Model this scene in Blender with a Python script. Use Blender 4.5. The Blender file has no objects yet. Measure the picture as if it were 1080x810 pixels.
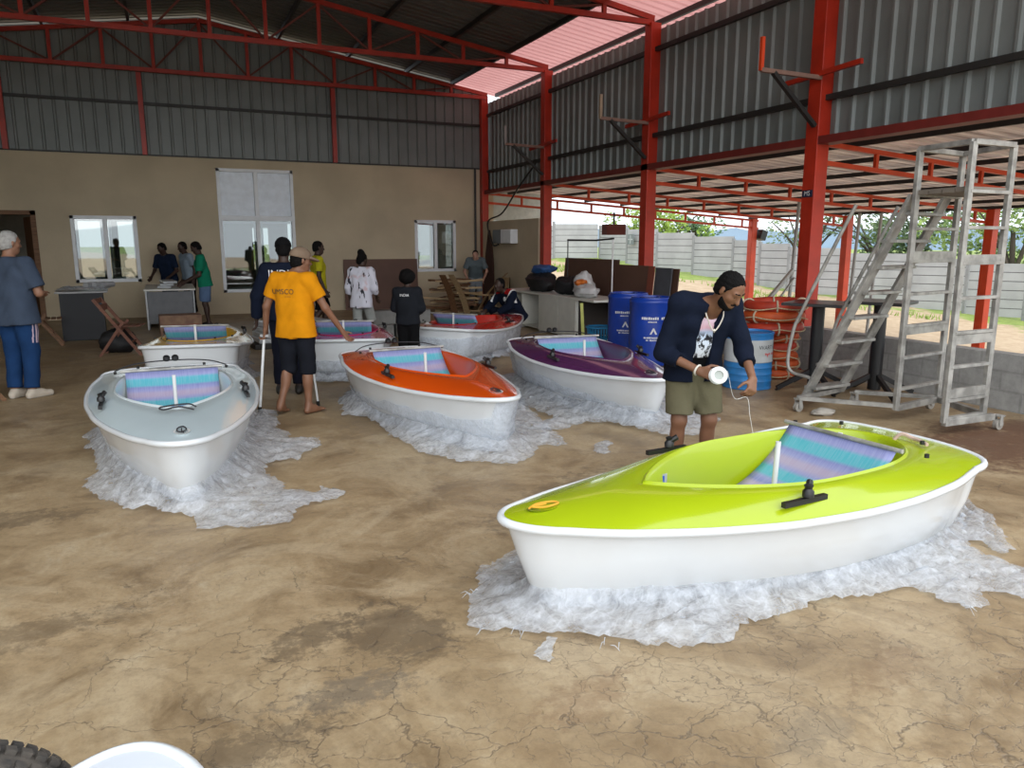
import bpy, bmesh, math, random
import numpy as np
from mathutils import Vector, Matrix, noise
from mathutils.bvhtree import BVHTree

# ------------------------------------------------------------------ camera, light, exposure
S = bpy.context.scene
COL = S.collection
PI = math.pi
cd = bpy.data.cameras.new('camera'); cam = bpy.data.objects.new('camera', cd); COL.objects.link(cam)
cam.location = (0, 0, 1.7)
cam.rotation_euler = (math.radians(90 - 10.657), 0, math.radians(-24.20))
cd.sensor_width = 36; cd.lens = 796.34 / 1080 * 36; cd.clip_end = 2000
S.camera = cam
S.view_settings.view_transform = 'Standard'
try: S.view_settings.look = 'None'
except Exception: pass
S.view_settings.gamma = 1.0
S.view_settings.use_curve_mapping = False
S.view_settings.exposure = 0.46
SKY_STRENGTH = 1.45

W = bpy.data.worlds.new('world'); S.world = W; W.use_nodes = True
nt = W.node_tree; nt.nodes.clear()
wo = nt.nodes.new('ShaderNodeOutputWorld'); bg = nt.nodes.new('ShaderNodeBackground')
tc = nt.nodes.new('ShaderNodeTexCoord'); sx = nt.nodes.new('ShaderNodeSeparateXYZ'); cr = nt.nodes.new('ShaderNodeValToRGB')
cr.color_ramp.elements[0].position = 0.0; cr.color_ramp.elements[0].color = (.80, .88, .95, 1)
cr.color_ramp.elements[1].position = 0.5; cr.color_ramp.elements[1].color = (.90, .95, 1.0, 1)
nt.links.new(tc.outputs['Generated'], sx.inputs[0]); nt.links.new(sx.outputs['Z'], cr.inputs[0])
nt.links.new(cr.outputs[0], bg.inputs[0]); bg.inputs[1].default_value = SKY_STRENGTH
nt.links.new(bg.outputs[0], wo.inputs[0])
# a veiled sun behind the camera: bright cloud, very soft
sd = bpy.data.lights.new('sun', 'SUN'); sd.energy = 1.3; sd.angle = math.radians(70); sd.color = (1, .99, .97)
sun = bpy.data.objects.new('sun', sd); COL.objects.link(sun)
sun.rotation_euler = Vector((-.12, -.80, .58)).to_track_quat('Z', 'Y').to_euler()

# ------------------------------------------------------------------ helpers
def tag(o, label=None, cat=None, group=None, kind=None):
    if label: o['label'] = label
    if cat: o['category'] = cat
    if group: o['group'] = group
    if kind: o['kind'] = kind
    return o
def thing(name, label, cat, loc=(0, 0, 0), rz=0.0, group=None):
    o = bpy.data.objects.new(name, None); COL.objects.link(o)
    o.empty_display_size = .1
    o.location = loc; o.rotation_euler = (0, 0, rz)
    return tag(o, label, cat, group)
def link_mesh(name, me, mat=None, parent=None):
    o = bpy.data.objects.new(name, me); COL.objects.link(o)
    if mat is not None:
        for m in (mat if isinstance(mat, (list, tuple)) else [mat]): me.materials.append(m)
    if parent is not None: o.parent = parent
    return o
class MB:
    """collects verts and faces of one mesh"""
    def __init__(s): s.v = []; s.f = []; s.mi = []
    def add(s, v, f, mi=0):
        n = len(s.v); s.v += [tuple(p) for p in v]
        s.f += [tuple(i + n for i in q) for q in f]; s.mi += [mi] * len(f)
        return s
    def box(s, x0, x1, y0, y1, z0, z1, M=None, mi=0):
        v = [Vector(p) for p in ((x0,y0,z0),(x1,y0,z0),(x1,y1,z0),(x0,y1,z0),(x0,y0,z1),(x1,y0,z1),(x1,y1,z1),(x0,y1,z1))]
        if M is not None: v = [M @ p for p in v]
        return s.add(v, [(3,2,1,0),(4,5,6,7),(0,1,5,4),(1,2,6,5),(2,3,7,6),(3,0,4,7)], mi)
    def bar(s, a, b, w, h=None, up=(0, 0, 1), mi=0):
        """rectangular bar a->b, w wide (sideways), h tall along up"""
        h = h or w; a = Vector(a); b = Vector(b); d = (b - a).normalized(); u = Vector(up)
        if abs(d.dot(u)) > .99: u = Vector((0, 1, 0))
        r = d.cross(u).normalized(); u = r.cross(d).normalized()
        v = [p + r * sx * w / 2 + u * sz * h / 2 for p in (a, b) for sx, sz in ((-1,-1),(1,-1),(1,1),(-1,1))]
        return s.add(v, [(0,1,2,3),(7,6,5,4),(0,4,5,1),(1,5,6,2),(2,6,7,3),(3,7,4,0)], mi)
    def tube(s, pts, r, n=10, closed=False, mi=0, caps=True):
        pts = [Vector(p) for p in pts]; N = len(pts)
        rr = r if isinstance(r, (list, tuple)) else [r] * N
        base = len(s.v); ref = None
        for i, p in enumerate(pts):
            if closed: d = pts[(i + 1) % N] - pts[i - 1]
            else: d = pts[min(i + 1, N - 1)] - pts[max(i - 1, 0)]
            d = d.normalized() if d.length > 1e-9 else Vector((0, 0, 1))
            if ref is None:
                ref = Vector((0, 0, 1)) if abs(d.z) < .9 else Vector((1, 0, 0))
            x = (ref - d * ref.dot(d)).normalized(); y = d.cross(x); ref = x
            for k in range(n):
                a = 2 * PI * k / n
                s.v.append(tuple(p + x * math.cos(a) * rr[i] + y * math.sin(a) * rr[i]))
        for i in range(N if closed else N - 1):
            j = (i + 1) % N
            for k in range(n):
                k2 = (k + 1) % n
                s.f.append((base + i*n + k, base + i*n + k2, base + j*n + k2, base + j*n + k)); s.mi.append(mi)
        if not closed and caps:
            s.f.append(tuple(base + k for k in reversed(range(n)))); s.mi.append(mi)
            s.f.append(tuple(base + (N-1)*n + k for k in range(n))); s.mi.append(mi)
        return s
    def lathe(s, prof, c=(0, 0, 0), n=28, M=None, mi=0):
        """prof: (radius, z) from bottom to top"""
        base = len(s.v); c = Vector(c)
        for (r, z) in prof:
            for k in range(n):
                a = 2 * PI * k / n; p = Vector((r * math.cos(a), r * math.sin(a), z))
                if M is not None: p = M @ p
                s.v.append(tuple(p + c))
        for i in range(len(prof) - 1):
            for k in range(n):
                k2 = (k + 1) % n
                s.f.append((base+i*n+k, base+i*n+k2, base+(i+1)*n+k2, base+(i+1)*n+k)); s.mi.append(mi)
        s.f.append(tuple(base + k for k in reversed(range(n)))); s.mi.append(mi)
        s.f.append(tuple(base + (len(prof)-1)*n + k for k in range(n))); s.mi.append(mi)
        return s
    def build(s, name, mat, parent=None, smooth=False, bevel=0):
        me = bpy.data.meshes.new(name); me.from_pydata(s.v, [], s.f)
        if any(s.mi): me.polygons.foreach_set('material_index', s.mi)
        if smooth:
            me.polygons.foreach_set('use_smooth', [True] * len(me.polygons))
            try: me.set_sharp_from_angle(angle=math.radians(smooth if smooth is not True else 40))
            except Exception: pass
        me.update()
        o = link_mesh(name, me, mat, parent)
        if bevel:
            m = o.modifiers.new('bevel', 'BEVEL'); m.width = bevel; m.segments = 2; m.limit_method = 'ANGLE'
        return o
def smooth_path(pts, n=8):
    """Catmull-Rom through pts"""
    P = [Vector(p) for p in pts]; P = [P[0]*2 - P[1]] + P + [P[-1]*2 - P[-2]]; out = []
    for i in range(1, len(P) - 2):
        for k in range(n):
            t = k / n
            out.append(.5 * ((2*P[i]) + (P[i+1]-P[i-1])*t + (2*P[i-1]-5*P[i]+4*P[i+1]-P[i+2])*t*t + (3*P[i]-P[i-1]-3*P[i+1]+P[i+2])*t**3))
    out.append(P[-2]); return out

# ------------------------------------------------------------------ materials
MATS = {}
def principled(name):
    m = bpy.data.materials.new(name); m.use_nodes = True
    b = m.node_tree.nodes['Principled BSDF']; return m, m.node_tree, b
def mat(name, col, rough=.6, metal=0., var=.12, scale=6., bump=0., bscale=40., col2=None, spec=.5, coat=0.):
    """plain painted / cloth / metal surface with a little procedural mottling"""
    if name in MATS: return MATS[name]
    m, t, b = principled(name); N = t.nodes; L = t.links
    tc = N.new('ShaderNodeTexCoord'); nz = N.new('ShaderNodeTexNoise'); nz.inputs['Scale'].default_value = scale; nz.inputs['Detail'].default_value = 5
    L.new(tc.outputs['Object'], nz.inputs['Vector'])
    r = N.new('ShaderNodeValToRGB'); c = Vector(col)
    lo = Vector(col2) if col2 else c * (1 - var); hi = c if col2 else c * (1 + var * .5)
    r.color_ramp.elements[0].position = .35; r.color_ramp.elements[0].color = (*[min(1, x) for x in lo], 1)
    r.color_ramp.elements[1].position = .65; r.color_ramp.elements[1].color = (*[min(1, x) for x in hi], 1)
    L.new(nz.outputs['Fac'], r.inputs[0]); L.new(r.outputs[0], b.inputs['Base Color'])
    b.inputs['Roughness'].default_value = rough; b.inputs['Metallic'].default_value = metal
    b.inputs['Specular IOR Level'].default_value = spec; b.inputs['Coat Weight'].default_value = coat
    if bump:
        n2 = N.new('ShaderNodeTexNoise'); n2.inputs['Scale'].default_value = bscale; n2.inputs['Detail'].default_value = 4
        bp = N.new('ShaderNodeBump'); bp.inputs['Strength'].default_value = bump; bp.inputs['Distance'].default_value = .02
        L.new(tc.outputs['Object'], n2.inputs['Vector']); L.new(n2.outputs['Fac'], bp.inputs['Height']); L.new(bp.outputs[0], b.inputs['Normal'])
    MATS[name] = m; return m
def node(t, typ, **kw):
    n = t.nodes.new(typ)
    for k, v in kw.items(): setattr(n, k, v)
    return n
def ramp(t, src, stops, interp='LINEAR'):
    r = t.nodes.new('ShaderNodeValToRGB'); r.color_ramp.interpolation = interp
    e = r.color_ramp.elements
    while len(e) < len(stops): e.new(.5)
    for i, (p, c) in enumerate(stops):
        e[i].position = p; e[i].color = (c, c, c, 1) if isinstance(c, (int, float)) else (*c, 1)
    t.links.new(src, r.inputs[0]); return r.outputs[0]
def mixc(t, fac, a, b, mode='MIX'):
    m = t.nodes.new('ShaderNodeMix'); m.data_type = 'RGBA'; m.blend_type = mode
    if isinstance(fac, (int, float)): m.inputs[0].default_value = fac
    else: t.links.new(fac, m.inputs[0])
    for i, x in ((6, a), (7, b)):
        if isinstance(x, tuple): m.inputs[i].default_value = (*x, 1)
        else: t.links.new(x, m.inputs[i])
    return m.outputs[2]
def mth(t, op, a, b=None, c=None):
    m = t.nodes.new('ShaderNodeMath'); m.operation = op
    for i, x in enumerate((a, b, c)):
        if x is None: continue
        if isinstance(x, (int, float)): m.inputs[i].default_value = x
        else: t.links.new(x, m.inputs[i])
    return m.outputs[0]
def tex(t, vec, scale, detail=4, rough=.5, dist=0., typ='ShaderNodeTexNoise'):
    n = t.nodes.new(typ); n.inputs['Scale'].default_value = scale
    if 'Detail' in n.inputs: n.inputs['Detail'].default_value = detail
    if 'Roughness' in n.inputs: n.inputs['Roughness'].default_value = rough
    if 'Distortion' in n.inputs: n.inputs['Distortion'].default_value = dist
    t.links.new(vec, n.inputs['Vector']); return n
def mapping(t, vec, scale=(1, 1, 1), loc=(0, 0, 0), rot=(0, 0, 0)):
    m = t.nodes.new('ShaderNodeMapping'); m.inputs['Scale'].default_value = scale
    m.inputs['Location'].default_value = loc; m.inputs['Rotation'].default_value = rot
    t.links.new(vec, m.inputs['Vector']); return m.outputs[0]

def floor_mat():
    m, t, b = principled('cracked_screed'); L = t.links
    co = t.nodes.new('ShaderNodeTexCoord').outputs['Object']
    n1 = tex(t, co, .55, 6, .6, .6).outputs['Fac']; n2 = tex(t, co, 2.1, 9, .72, .9).outputs['Fac']; n3 = tex(t, co, 16, 7, .75).outputs['Fac']; n4 = tex(t, mapping(t, co, loc=(9, 4, 0)), 1.1, 8, .68, 1.2).outputs['Fac']
    base = ramp(t, n2, [(.30, (.20, .135, .072)), (.43, (.31, .225, .128)), (.52, (.385, .285, .165)), (.60, (.43, .33, .20)), (.72, (.50, .42, .29))])
    big = ramp(t, n1, [(.30, (.62, .575, .53)), (.48, (.86, .84, .82)), (.7, (.99, .98, .97))])
    c = mixc(t, 1.0, base, big, 'MULTIPLY')
    c = mixc(t, mth(t, 'MULTIPLY', ramp(t, n4, [(.50, 0.), (.60, 1.)]), .42), c, (.50, .40, .26))          # pale worn skin of screed
    c = mixc(t, mth(t, 'MULTIPLY', ramp(t, n4, [(.36, 1.), (.44, 0.)]), .40), c, (.20, .125, .06))        # brown dirt
    c = mixc(t, mth(t, 'MULTIPLY', ramp(t, n3, [(.34, 1.), (.50, 0.)]), .30), c, (.17, .12, .07))
    sp = t.nodes.new('ShaderNodeSeparateXYZ'); L.new(co, sp.inputs[0])
    def blob(x, y, rx, ry, rot, col, k, ragged=1.2):
        cr_, sr_ = math.cos(rot), math.sin(rot)
        dx = mth(t, 'SUBTRACT', sp.outputs['X'], x); dy = mth(t, 'SUBTRACT', sp.outputs['Y'], y)
        u = mth(t, 'DIVIDE', mth(t, 'ADD', mth(t, 'MULTIPLY', dx, cr_), mth(t, 'MULTIPLY', dy, sr_)), rx); v = mth(t, 'DIVIDE', mth(t, 'SUBTRACT', mth(t, 'MULTIPLY', dy, cr_), mth(t, 'MULTIPLY', dx, sr_)), ry)
        r2 = mth(t, 'ADD', mth(t, 'MULTIPLY', u, u), mth(t, 'MULTIPLY', v, v))
        e = mth(t, 'ADD', r2, mth(t, 'MULTIPLY', mth(t, 'ADD', mth(t, 'SUBTRACT', n2, .5), mth(t, 'MULTIPLY', mth(t, 'SUBTRACT', n3, .5), 1.3)), ragged * 3.4))
        return mth(t, 'MULTIPLY', ramp(t, e, [(.25, 1.), (1.3, 0.)]), k), col
    G = (.15, .125, .095); D = (.115, .085, .055)
    for args in ((.50, 2.66, .30, .12, -.05, G, .62), (.14, 2.45, .30, .13, .25, D, .55), (-.42, 2.22, .28, .09, .0, G, .65), (.45, 3.15, .32, .14, .45, D, .6), (.44, 2.02, .20, .12, .4, G, .55), (-.25, 2.0, .16, .10, .3, D, .45), (.80, 3.05, .22, .32, .6, D, .6), (1.35, 2.25, .3, .12, .2, (.24, .15, .08), .5), (2.5, 1.9, .3, .1, .3, (.22, .14, .075), .5), (2.0, 1.75, .25, .10, .1, G, .35), (-1.2, 5.4, .7, .2, -.2, D, .5), (2.4, 4.4, .9, .25, .5, D, .4), (-.9, 3.6, .6, .16, .3, D, .4)):
        k, col = blob(*args); c = mixc(t, k, c, col)
    # red-brown mud by the parapet
    k, col = blob(6.6, 3.95, 1.25, .85, .1, (.115, .055, .03), .95, .6); c = mixc(t, k, c, col)
    # cracks: thin voronoi edges broken up by noise, a dense net towards the open front
    dn = tex(t, co, 2.2, 5, .65)
    mv = t.nodes.new('ShaderNodeVectorMath'); mv.operation = 'MULTIPLY_ADD'; L.new(dn.outputs['Color'], mv.inputs[0]); mv.inputs[1].default_value = (.42, .42, .0); L.new(co, mv.inputs[2])
    front = ramp(t, sp.outputs['Y'], [(0., 1.), (1., 0.)]); fr = t.nodes.new('ShaderNodeMapRange'); L.new(sp.outputs['Y'], fr.inputs[0]); fr.inputs[1].default_value = 2.2; fr.inputs[2].default_value = 4.6; fr.inputs[3].default_value = 0.0; fr.inputs[4].default_value = .16
    cracks = None
    for sc, wd, off, bias in ((2.3, .010, 0, .0), (5.2, .014, 5, .01), (9.5, .016, 11, .05)):
        v = t.nodes.new('ShaderNodeTexVoronoi'); v.feature = 'DISTANCE_TO_EDGE'; v.inputs['Scale'].default_value = sc
        L.new(mapping(t, mv.outputs[0], loc=(off, off, 0)), v.inputs['Vector'])
        e = ramp(t, v.outputs['Distance'], [(0., 1.), (wd, 0.)])
        q = mth(t, 'SUBTRACT', tex(t, mapping(t, co, loc=(off + 2, 1, 0)), 1.3, 5, .65).outputs['Fac'], mth(t, 'ADD', mth(t, 'SUBTRACT', fr.outputs[0], .035), bias))
        e = mth(t, 'MULTIPLY', e, ramp(t, q, [(.45, 0.), (.54, 1.)])); cracks = e if cracks is None else mth(t, 'MAXIMUM', cracks, e)
    c = mixc(t, mth(t, 'MULTIPLY', cracks, .6), c, (.075, .055, .038))
    c = mixc(t, mth(t, 'MULTIPLY', ramp(t, tex(t, co, 42, 5, .8).outputs['Fac'], [(.40, 1.), (.52, 0.)]), .22), c, (.16, .115, .07))
    L.new(c, b.inputs['Base Color'])
    L.new(ramp(t, n2, [(.3, .40), (.7, .62)]), b.inputs['Roughness'])
    bp = t.nodes.new('ShaderNodeBump'); bp.inputs['Strength'].default_value = .3; bp.inputs['Distance'].default_value = .02
    L.new(mth(t, 'SUBTRACT', mth(t, 'ADD', mth(t, 'MULTIPLY', n3, .25), mth(t, 'MULTIPLY', n2, .3)), cracks), bp.inputs['Height']); L.new(bp.outputs[0], b.inputs['Normal'])
    return m
def ground_mat():
    m, t, b = principled('sandy_ground'); L = t.links
    co = t.nodes.new('ShaderNodeTexCoord').outputs['Object']
    n = tex(t, co, .35, 6, .6).outputs['Fac']; n2 = tex(t, co, 3, 6, .7).outputs['Fac']
    sand = ramp(t, n2, [(.3, (.37, .26, .16)), (.7, (.52, .40, .27))])
    grass = ramp(t, n2, [(.3, (.15, .22, .04)), (.7, (.33, .40, .10))])
    sp = t.nodes.new('ShaderNodeSeparateXYZ'); L.new(co, sp.inputs[0])
    # grass creeps in along the boundary wall and everywhere beyond it
    d = mth(t, 'SUBTRACT', sp.outputs['X'], mth(t, 'SUBTRACT', 27.2, mth(t, 'MULTIPLY', sp.outputs['Y'], .26)))
    k = mth(t, 'ADD', mth(t, 'MULTIPLY', d, .34), mth(t, 'MULTIPLY', mth(t, 'SUBTRACT', n, .5), 2.4))
    L.new(mixc(t, ramp(t, k, [(.28, 0.), (.42, 1.)]), sand, grass), b.inputs['Base Color'])
    b.inputs['Roughness'].default_value = .95
    return m
def film_mat():
    m, t, b = principled('plastic_film'); L = t.links
    co = t.nodes.new('ShaderNodeTexCoord').outputs['Object']
    n1 = tex(t, co, 5, 6, .65, 1.6).outputs['Fac']
    wv = tex(t, mapping(t, co, (1, 2.2, 1), rot=(0, 0, .5)), 11, 6, .7, 2.2).outputs['Fac']
    v = t.nodes.new('ShaderNodeTexVoronoi'); v.feature = 'DISTANCE_TO_EDGE'; v.inputs['Scale'].default_value = 9
    dv = t.nodes.new('ShaderNodeVectorMath'); dv.operation = 'MULTIPLY_ADD'; L.new(tex(t, co, 6, 3).outputs['Color'], dv.inputs[0]); dv.inputs[1].default_value = (.25, .25, .25); L.new(co, dv.inputs[2]); L.new(dv.outputs[0], v.inputs['Vector'])
    crease = ramp(t, v.outputs['Distance'], [(0., 1.), (.07, 0.)])
    b.inputs['Base Color'].default_value = (.80, .845, .92, 1); b.inputs['Roughness'].default_value = .2; b.inputs['Specular IOR Level'].default_value = .7
    bp = t.nodes.new('ShaderNodeBump'); bp.inputs['Strength'].default_value = .28; bp.inputs['Distance'].default_value = .02
    L.new(mth(t, 'ADD', mth(t, 'MULTIPLY', crease, .22), wv), bp.inputs['Height']); L.new(bp.outputs[0], b.inputs['Normal'])
    tr = t.nodes.new('ShaderNodeBsdfTranslucent'); tr.inputs[0].default_value = (.82, .87, .95, 1)
    tp = t.nodes.new('ShaderNodeBsdfTransparent'); tp.inputs[0].default_value = (.93, .95, .97, 1)
    m1 = t.nodes.new('ShaderNodeMixShader'); m1.inputs[0].default_value = .3; L.new(b.outputs[0], m1.inputs[1]); L.new(tr.outputs[0], m1.inputs[2])
    sz = t.nodes.new('ShaderNodeSeparateXYZ'); L.new(co, sz.inputs[0])
    # clear where it lies flat, milky at creases and bubbles
    k = mth(t, 'ADD', mth(t, 'ADD', mth(t, 'MULTIPLY', n1, .6), mth(t, 'MULTIPLY', wv, .4)), mth(t, 'MULTIPLY', crease, .06)); k = mth(t, 'SUBTRACT', k, ramp(t, sz.outputs['Z'], [(.012, .10), (.05, 0.)]))
    m2 = t.nodes.new('ShaderNodeMixShader'); L.new(ramp(t, k, [(.34, .78), (.46, .55), (.56, .38), (.68, .20)]), m2.inputs[0])
    L.new(m1.outputs[0], m2.inputs[1]); L.new(tp.outputs[0], m2.inputs[2])
    L.new(m2.outputs[0], t.nodes['Material Output'].inputs[0])
    return m
def glass_mat(name='window_glass', tint=(.86, .9, .9), refl=.22):
    m = bpy.data.materials.new(name); m.use_nodes = True; t = m.node_tree; t.nodes.remove(t.nodes['Principled BSDF'])
    tp = t.nodes.new('ShaderNodeBsdfTransparent'); tp.inputs[0].default_value = (*tint, 1)
    gl = t.nodes.new('ShaderNodeBsdfGlossy'); gl.inputs['Roughness'].default_value = .02
    mx = t.nodes.new('ShaderNodeMixShader')
    fr = t.nodes.new('ShaderNodeFresnel'); fr.inputs[0].default_value = 1.5
    t.links.new(mth(t, 'MAXIMUM', fr.outputs[0], refl), mx.inputs[0])
    t.links.new(tp.outputs[0], mx.inputs[1]); t.links.new(gl.outputs[0], mx.inputs[2]); t.links.new(mx.outputs[0], t.nodes['Material Output'].inputs[0])
    return m
def stripe_mat():
    """woven shade cloth of the seats: bands across the beam, fine threads. UV v = along the hammock"""
    m, t, b = principled('striped_seat_cloth'); L = t.links
    uv = t.nodes.new('ShaderNodeUVMap'); sp = t.nodes.new('ShaderNodeSeparateXYZ'); L.new(uv.outputs[0], sp.inputs[0])
    lav = (.26, .27, .50); teal = (.075, .38, .46); pk = (.38, .31, .44); dl = (.19, .21, .45)
    c = ramp(t, sp.outputs['Y'], [(0, lav), (.08, teal), (.17, teal), (.23, lav), (.32, pk), (.37, pk), (.42, dl), (.48, lav), (.52, teal), (.60, teal), (.64, lav), (.69, pk), (.73, pk), (.77, lav), (.81, dl), (.84, teal), (.91, teal), (.94, lav), (1, dl)])
    nz = tex(t, mapping(t, uv.outputs[0], (90, 6, 1)), 1.0, 3).outputs['Fac']
    c = mixc(t, mth(t, 'MULTIPLY', ramp(t, nz, [(.4, 0.), (.6, 1.)]), .16), c, (.50, .54, .68))
    L.new(c, b.inputs['Base Color']); b.inputs['Roughness'].default_value = .8
    return m
def wood_mat(name, c1, c2, scale=3.):
    if name in MATS: return MATS[name]
    m, t, b = principled(name); L = t.links
    co = t.nodes.new('ShaderNodeTexCoord').outputs['Object']
    n = tex(t, mapping(t, co, (scale * .4, scale * 6, scale * 6)), 1.5, 6, .6, .5).outputs['Fac']
    L.new(ramp(t, n, [(.3, c1), (.7, c2)]), b.inputs['Base Color']); b.inputs['Roughness'].default_value = .65
    MATS[name] = m; return m
def block_mat():
    m, t, b = principled('grey_blockwork'); L = t.links
    co = t.nodes.new('ShaderNodeTexCoord').outputs['Object']
    br = t.nodes.new('ShaderNodeTexBrick'); br.inputs['Scale'].default_value = 1.0
    br.inputs['Color1'].default_value = (.30, .30, .29, 1); br.inputs['Color2'].default_value = (.36, .355, .345, 1); br.inputs['Mortar'].default_value = (.22, .22, .21, 1)
    br.inputs['Brick Width'].default_value = .45; br.inputs['Row Height'].default_value = .2; br.inputs['Mortar Size'].default_value = .012
    sp = t.nodes.new('ShaderNodeSeparateXYZ'); L.new(co, sp.inputs[0]); cb = t.nodes.new('ShaderNodeCombineXYZ')
    L.new(mth(t, 'ADD', sp.outputs['X'], sp.outputs['Y']), cb.inputs[0]); L.new(sp.outputs['Z'], cb.inputs[1]); L.new(cb.outputs[0], br.inputs['Vector'])
    n = tex(t, co, 8, 6, .7).outputs['Fac']
    L.new(mixc(t, .5, br.outputs['Color'], ramp(t, n, [(.3, (.2, .2, .19)), (.7, (.46, .455, .44))])), b.inputs['Base Color'])
    b.inputs['Roughness'].default_value = .9; return m
def print_mat():
    """photo print on the T-shirt: pink sky over a blue-white splash, dark blots"""
    m, t, b = principled('tshirt_print'); L = t.links
    uv = t.nodes.new('ShaderNodeUVMap').outputs[0]; sp = t.nodes.new('ShaderNodeSeparateXYZ'); L.new(uv, sp.inputs[0])
    c = ramp(t, sp.outputs['Y'], [(0, (.72, .74, .78)), (.45, (.62, .70, .84)), (.62, (.50, .60, .82)), (.72, (.78, .48, .58)), (1, (.74, .62, .74))])
    n = tex(t, uv, 5, 5, .7, .6).outputs['Fac']
    k = mth(t, 'MULTIPLY', ramp(t, n, [(.50, 0.), (.54, 1.)]), ramp(t, sp.outputs['Y'], [(.52, 1.), (.66, 0.)]))
    L.new(mixc(t, k, c, (.012, .012, .018)), b.inputs['Base Color']); b.inputs['Roughness'].default_value = .8
    return m
def zebra_mat():
    m, t, b = principled('patterned_white_cloth'); L = t.links
    co = t.nodes.new('ShaderNodeTexCoord').outputs['Object']
    n = tex(t, mapping(t, co, (1, 1, .35)), 9, 3, .5, 1.5).outputs['Fac']; n2 = tex(t, co, 5, 2).outputs['Fac']
    c = mixc(t, ramp(t, n, [(.57, 0.), (.61, 1.)]), (.62, .62, .70), (.02, .02, .03))
    c = mixc(t, ramp(t, n2, [(.58, 0.), (.66, .6)]), c, (.55, .30, .28))
    L.new(c, b.inputs['Base Color']); b.inputs['Roughness'].default_value = .85; return m

def streak_sheet():
    m, t, b = principled('galvanised_sheet'); L = t.links
    co = t.nodes.new('ShaderNodeTexCoord').outputs['Object']
    n = tex(t, mapping(t, co, (.22, 3.2, 1)), 1.3, 5, .6).outputs['Fac']
    L.new(ramp(t, n, [(.38, (.15, .115, .095)), (.50, (.46, .40, .36)), (.62, (.86, .82, .78))]), b.inputs['Base Color'])
    b.inputs['Roughness'].default_value = .42; b.inputs['Metallic'].default_value = .4; return m
RED = mat('red_paint', (.43, .026, .009), .42, 0, .2, 3.); ORANGE_RED = mat('orange_red_paint', (.62, .06, .014), .45, 0, .15, 3.)
BLACK = mat('black_plastic', (.012, .012, .013), .42); DARK = mat('black_steel', (.02, .019, .018), .5)
CREAM = mat('cream_plaster', (.54, .455, .32), .9, 0, .1, 1.2, .15, 25.)
TIN = mat('grey_cladding', (.195, .215, .21), .5, .15, .14, 1.3)
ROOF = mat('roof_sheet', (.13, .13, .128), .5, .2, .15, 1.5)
LEANROOF = streak_sheet()
ALU = mat('aluminium', (.36, .35, .325), .5, .3, .35, 9., .1)
WHITE = mat('white_gelcoat', (.69, .72, .745), .16, 0, .02, 3., coat=.4)
UPVC = mat('white_upvc', (.80, .83, .86), .4, 0, .05)
FILM = film_mat(); GLASS = glass_mat(tint=(.56, .60, .58), refl=.2); STRIPE = stripe_mat(); BLOCK = block_mat()
ROPE = mat('rope', (.55, .45, .28), .9, 0, .3, 60.)
WOODB = wood_mat('brown_wood', (.10, .045, .02), (.22, .11, .05)); WOODL = wood_mat('pale_wood', (.30, .20, .10), (.50, .36, .20))
MASONITE = mat('brown_hardboard', (.125, .062, .042), .6, 0, .15, 2.)
MELAMINE = mat('white_melamine', (.68, .67, .61), .5, 0, .06)

# ------------------------------------------------------------------ the setting
YW, XW, XL = 19.28, 7.86, -5.9        # back wall face, right column line, left side
def struct(o): o['kind'] = 'structure'; return o
struct(MB().box(XL, 7.72, -3.0, YW, -.12, 0).build('floor', floor_mat()))
def zg(x, y):
    k = max(0., min(1., (x - 8.5) / 12.0)); k = k * k * (3 - 2 * k)
    h = max(-1.35, min(.95, (y - 25.8) * .088))
    if x > 26: h -= min(1.8, (x - 26) * .035)
    return -.14 + k * (h + .14)
g = MB(); xs = [-60, -30, -15] + [-8 + i * 1.5 for i in range(32)] + [45, 60, 90, 140, 220]; ys = [-60, -30, -12] + [-6 + i * 1.5 for i in range(40)] + [60, 80, 120, 200, 320]
for y in ys:
    for x in xs: g.v.append((x, y, zg(x, y)))
nx = len(xs)
for j in range(len(ys) - 1):
    for i in range(nx - 1):
        g.f.append((j*nx+i, j*nx+i+1, (j+1)*nx+i+1, (j+1)*nx+i)); g.mi.append(0)
struct(g.build('ground', ground_mat(), smooth=180))

def wall_with_holes(name, x0, x1, y0, y1, z0, z1, holes, m):
    """wall along X with rectangular holes (xa,xb,za,zb)"""
    X = sorted({x0, x1} | {h[0] for h in holes} | {h[1] for h in holes}); Z = sorted({z0, z1} | {h[2] for h in holes} | {h[3] for h in holes}); b = MB()
    for i in range(len(X) - 1):
        for k in range(len(Z) - 1):
            cx, cz = (X[i] + X[i+1]) / 2, (Z[k] + Z[k+1]) / 2
            if any(h[0] < cx < h[1] and h[2] < cz < h[3] for h in holes): continue
            b.box(X[i], X[i+1], y0, y1, Z[k], Z[k+1])
    return struct(b.build(name, m))
HOLES = [(-3.55, -2.56, 0, 2.3), (-1.89, -.58, .81, 2.27), (1.15, 2.88, .51, 3.38), (5.89, 7.02, .93, 2.26)]
wb = wall_with_holes('wall_back', XL, 7.96, YW, YW + .2, 0, 3.6, HOLES, CREAM)
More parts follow.
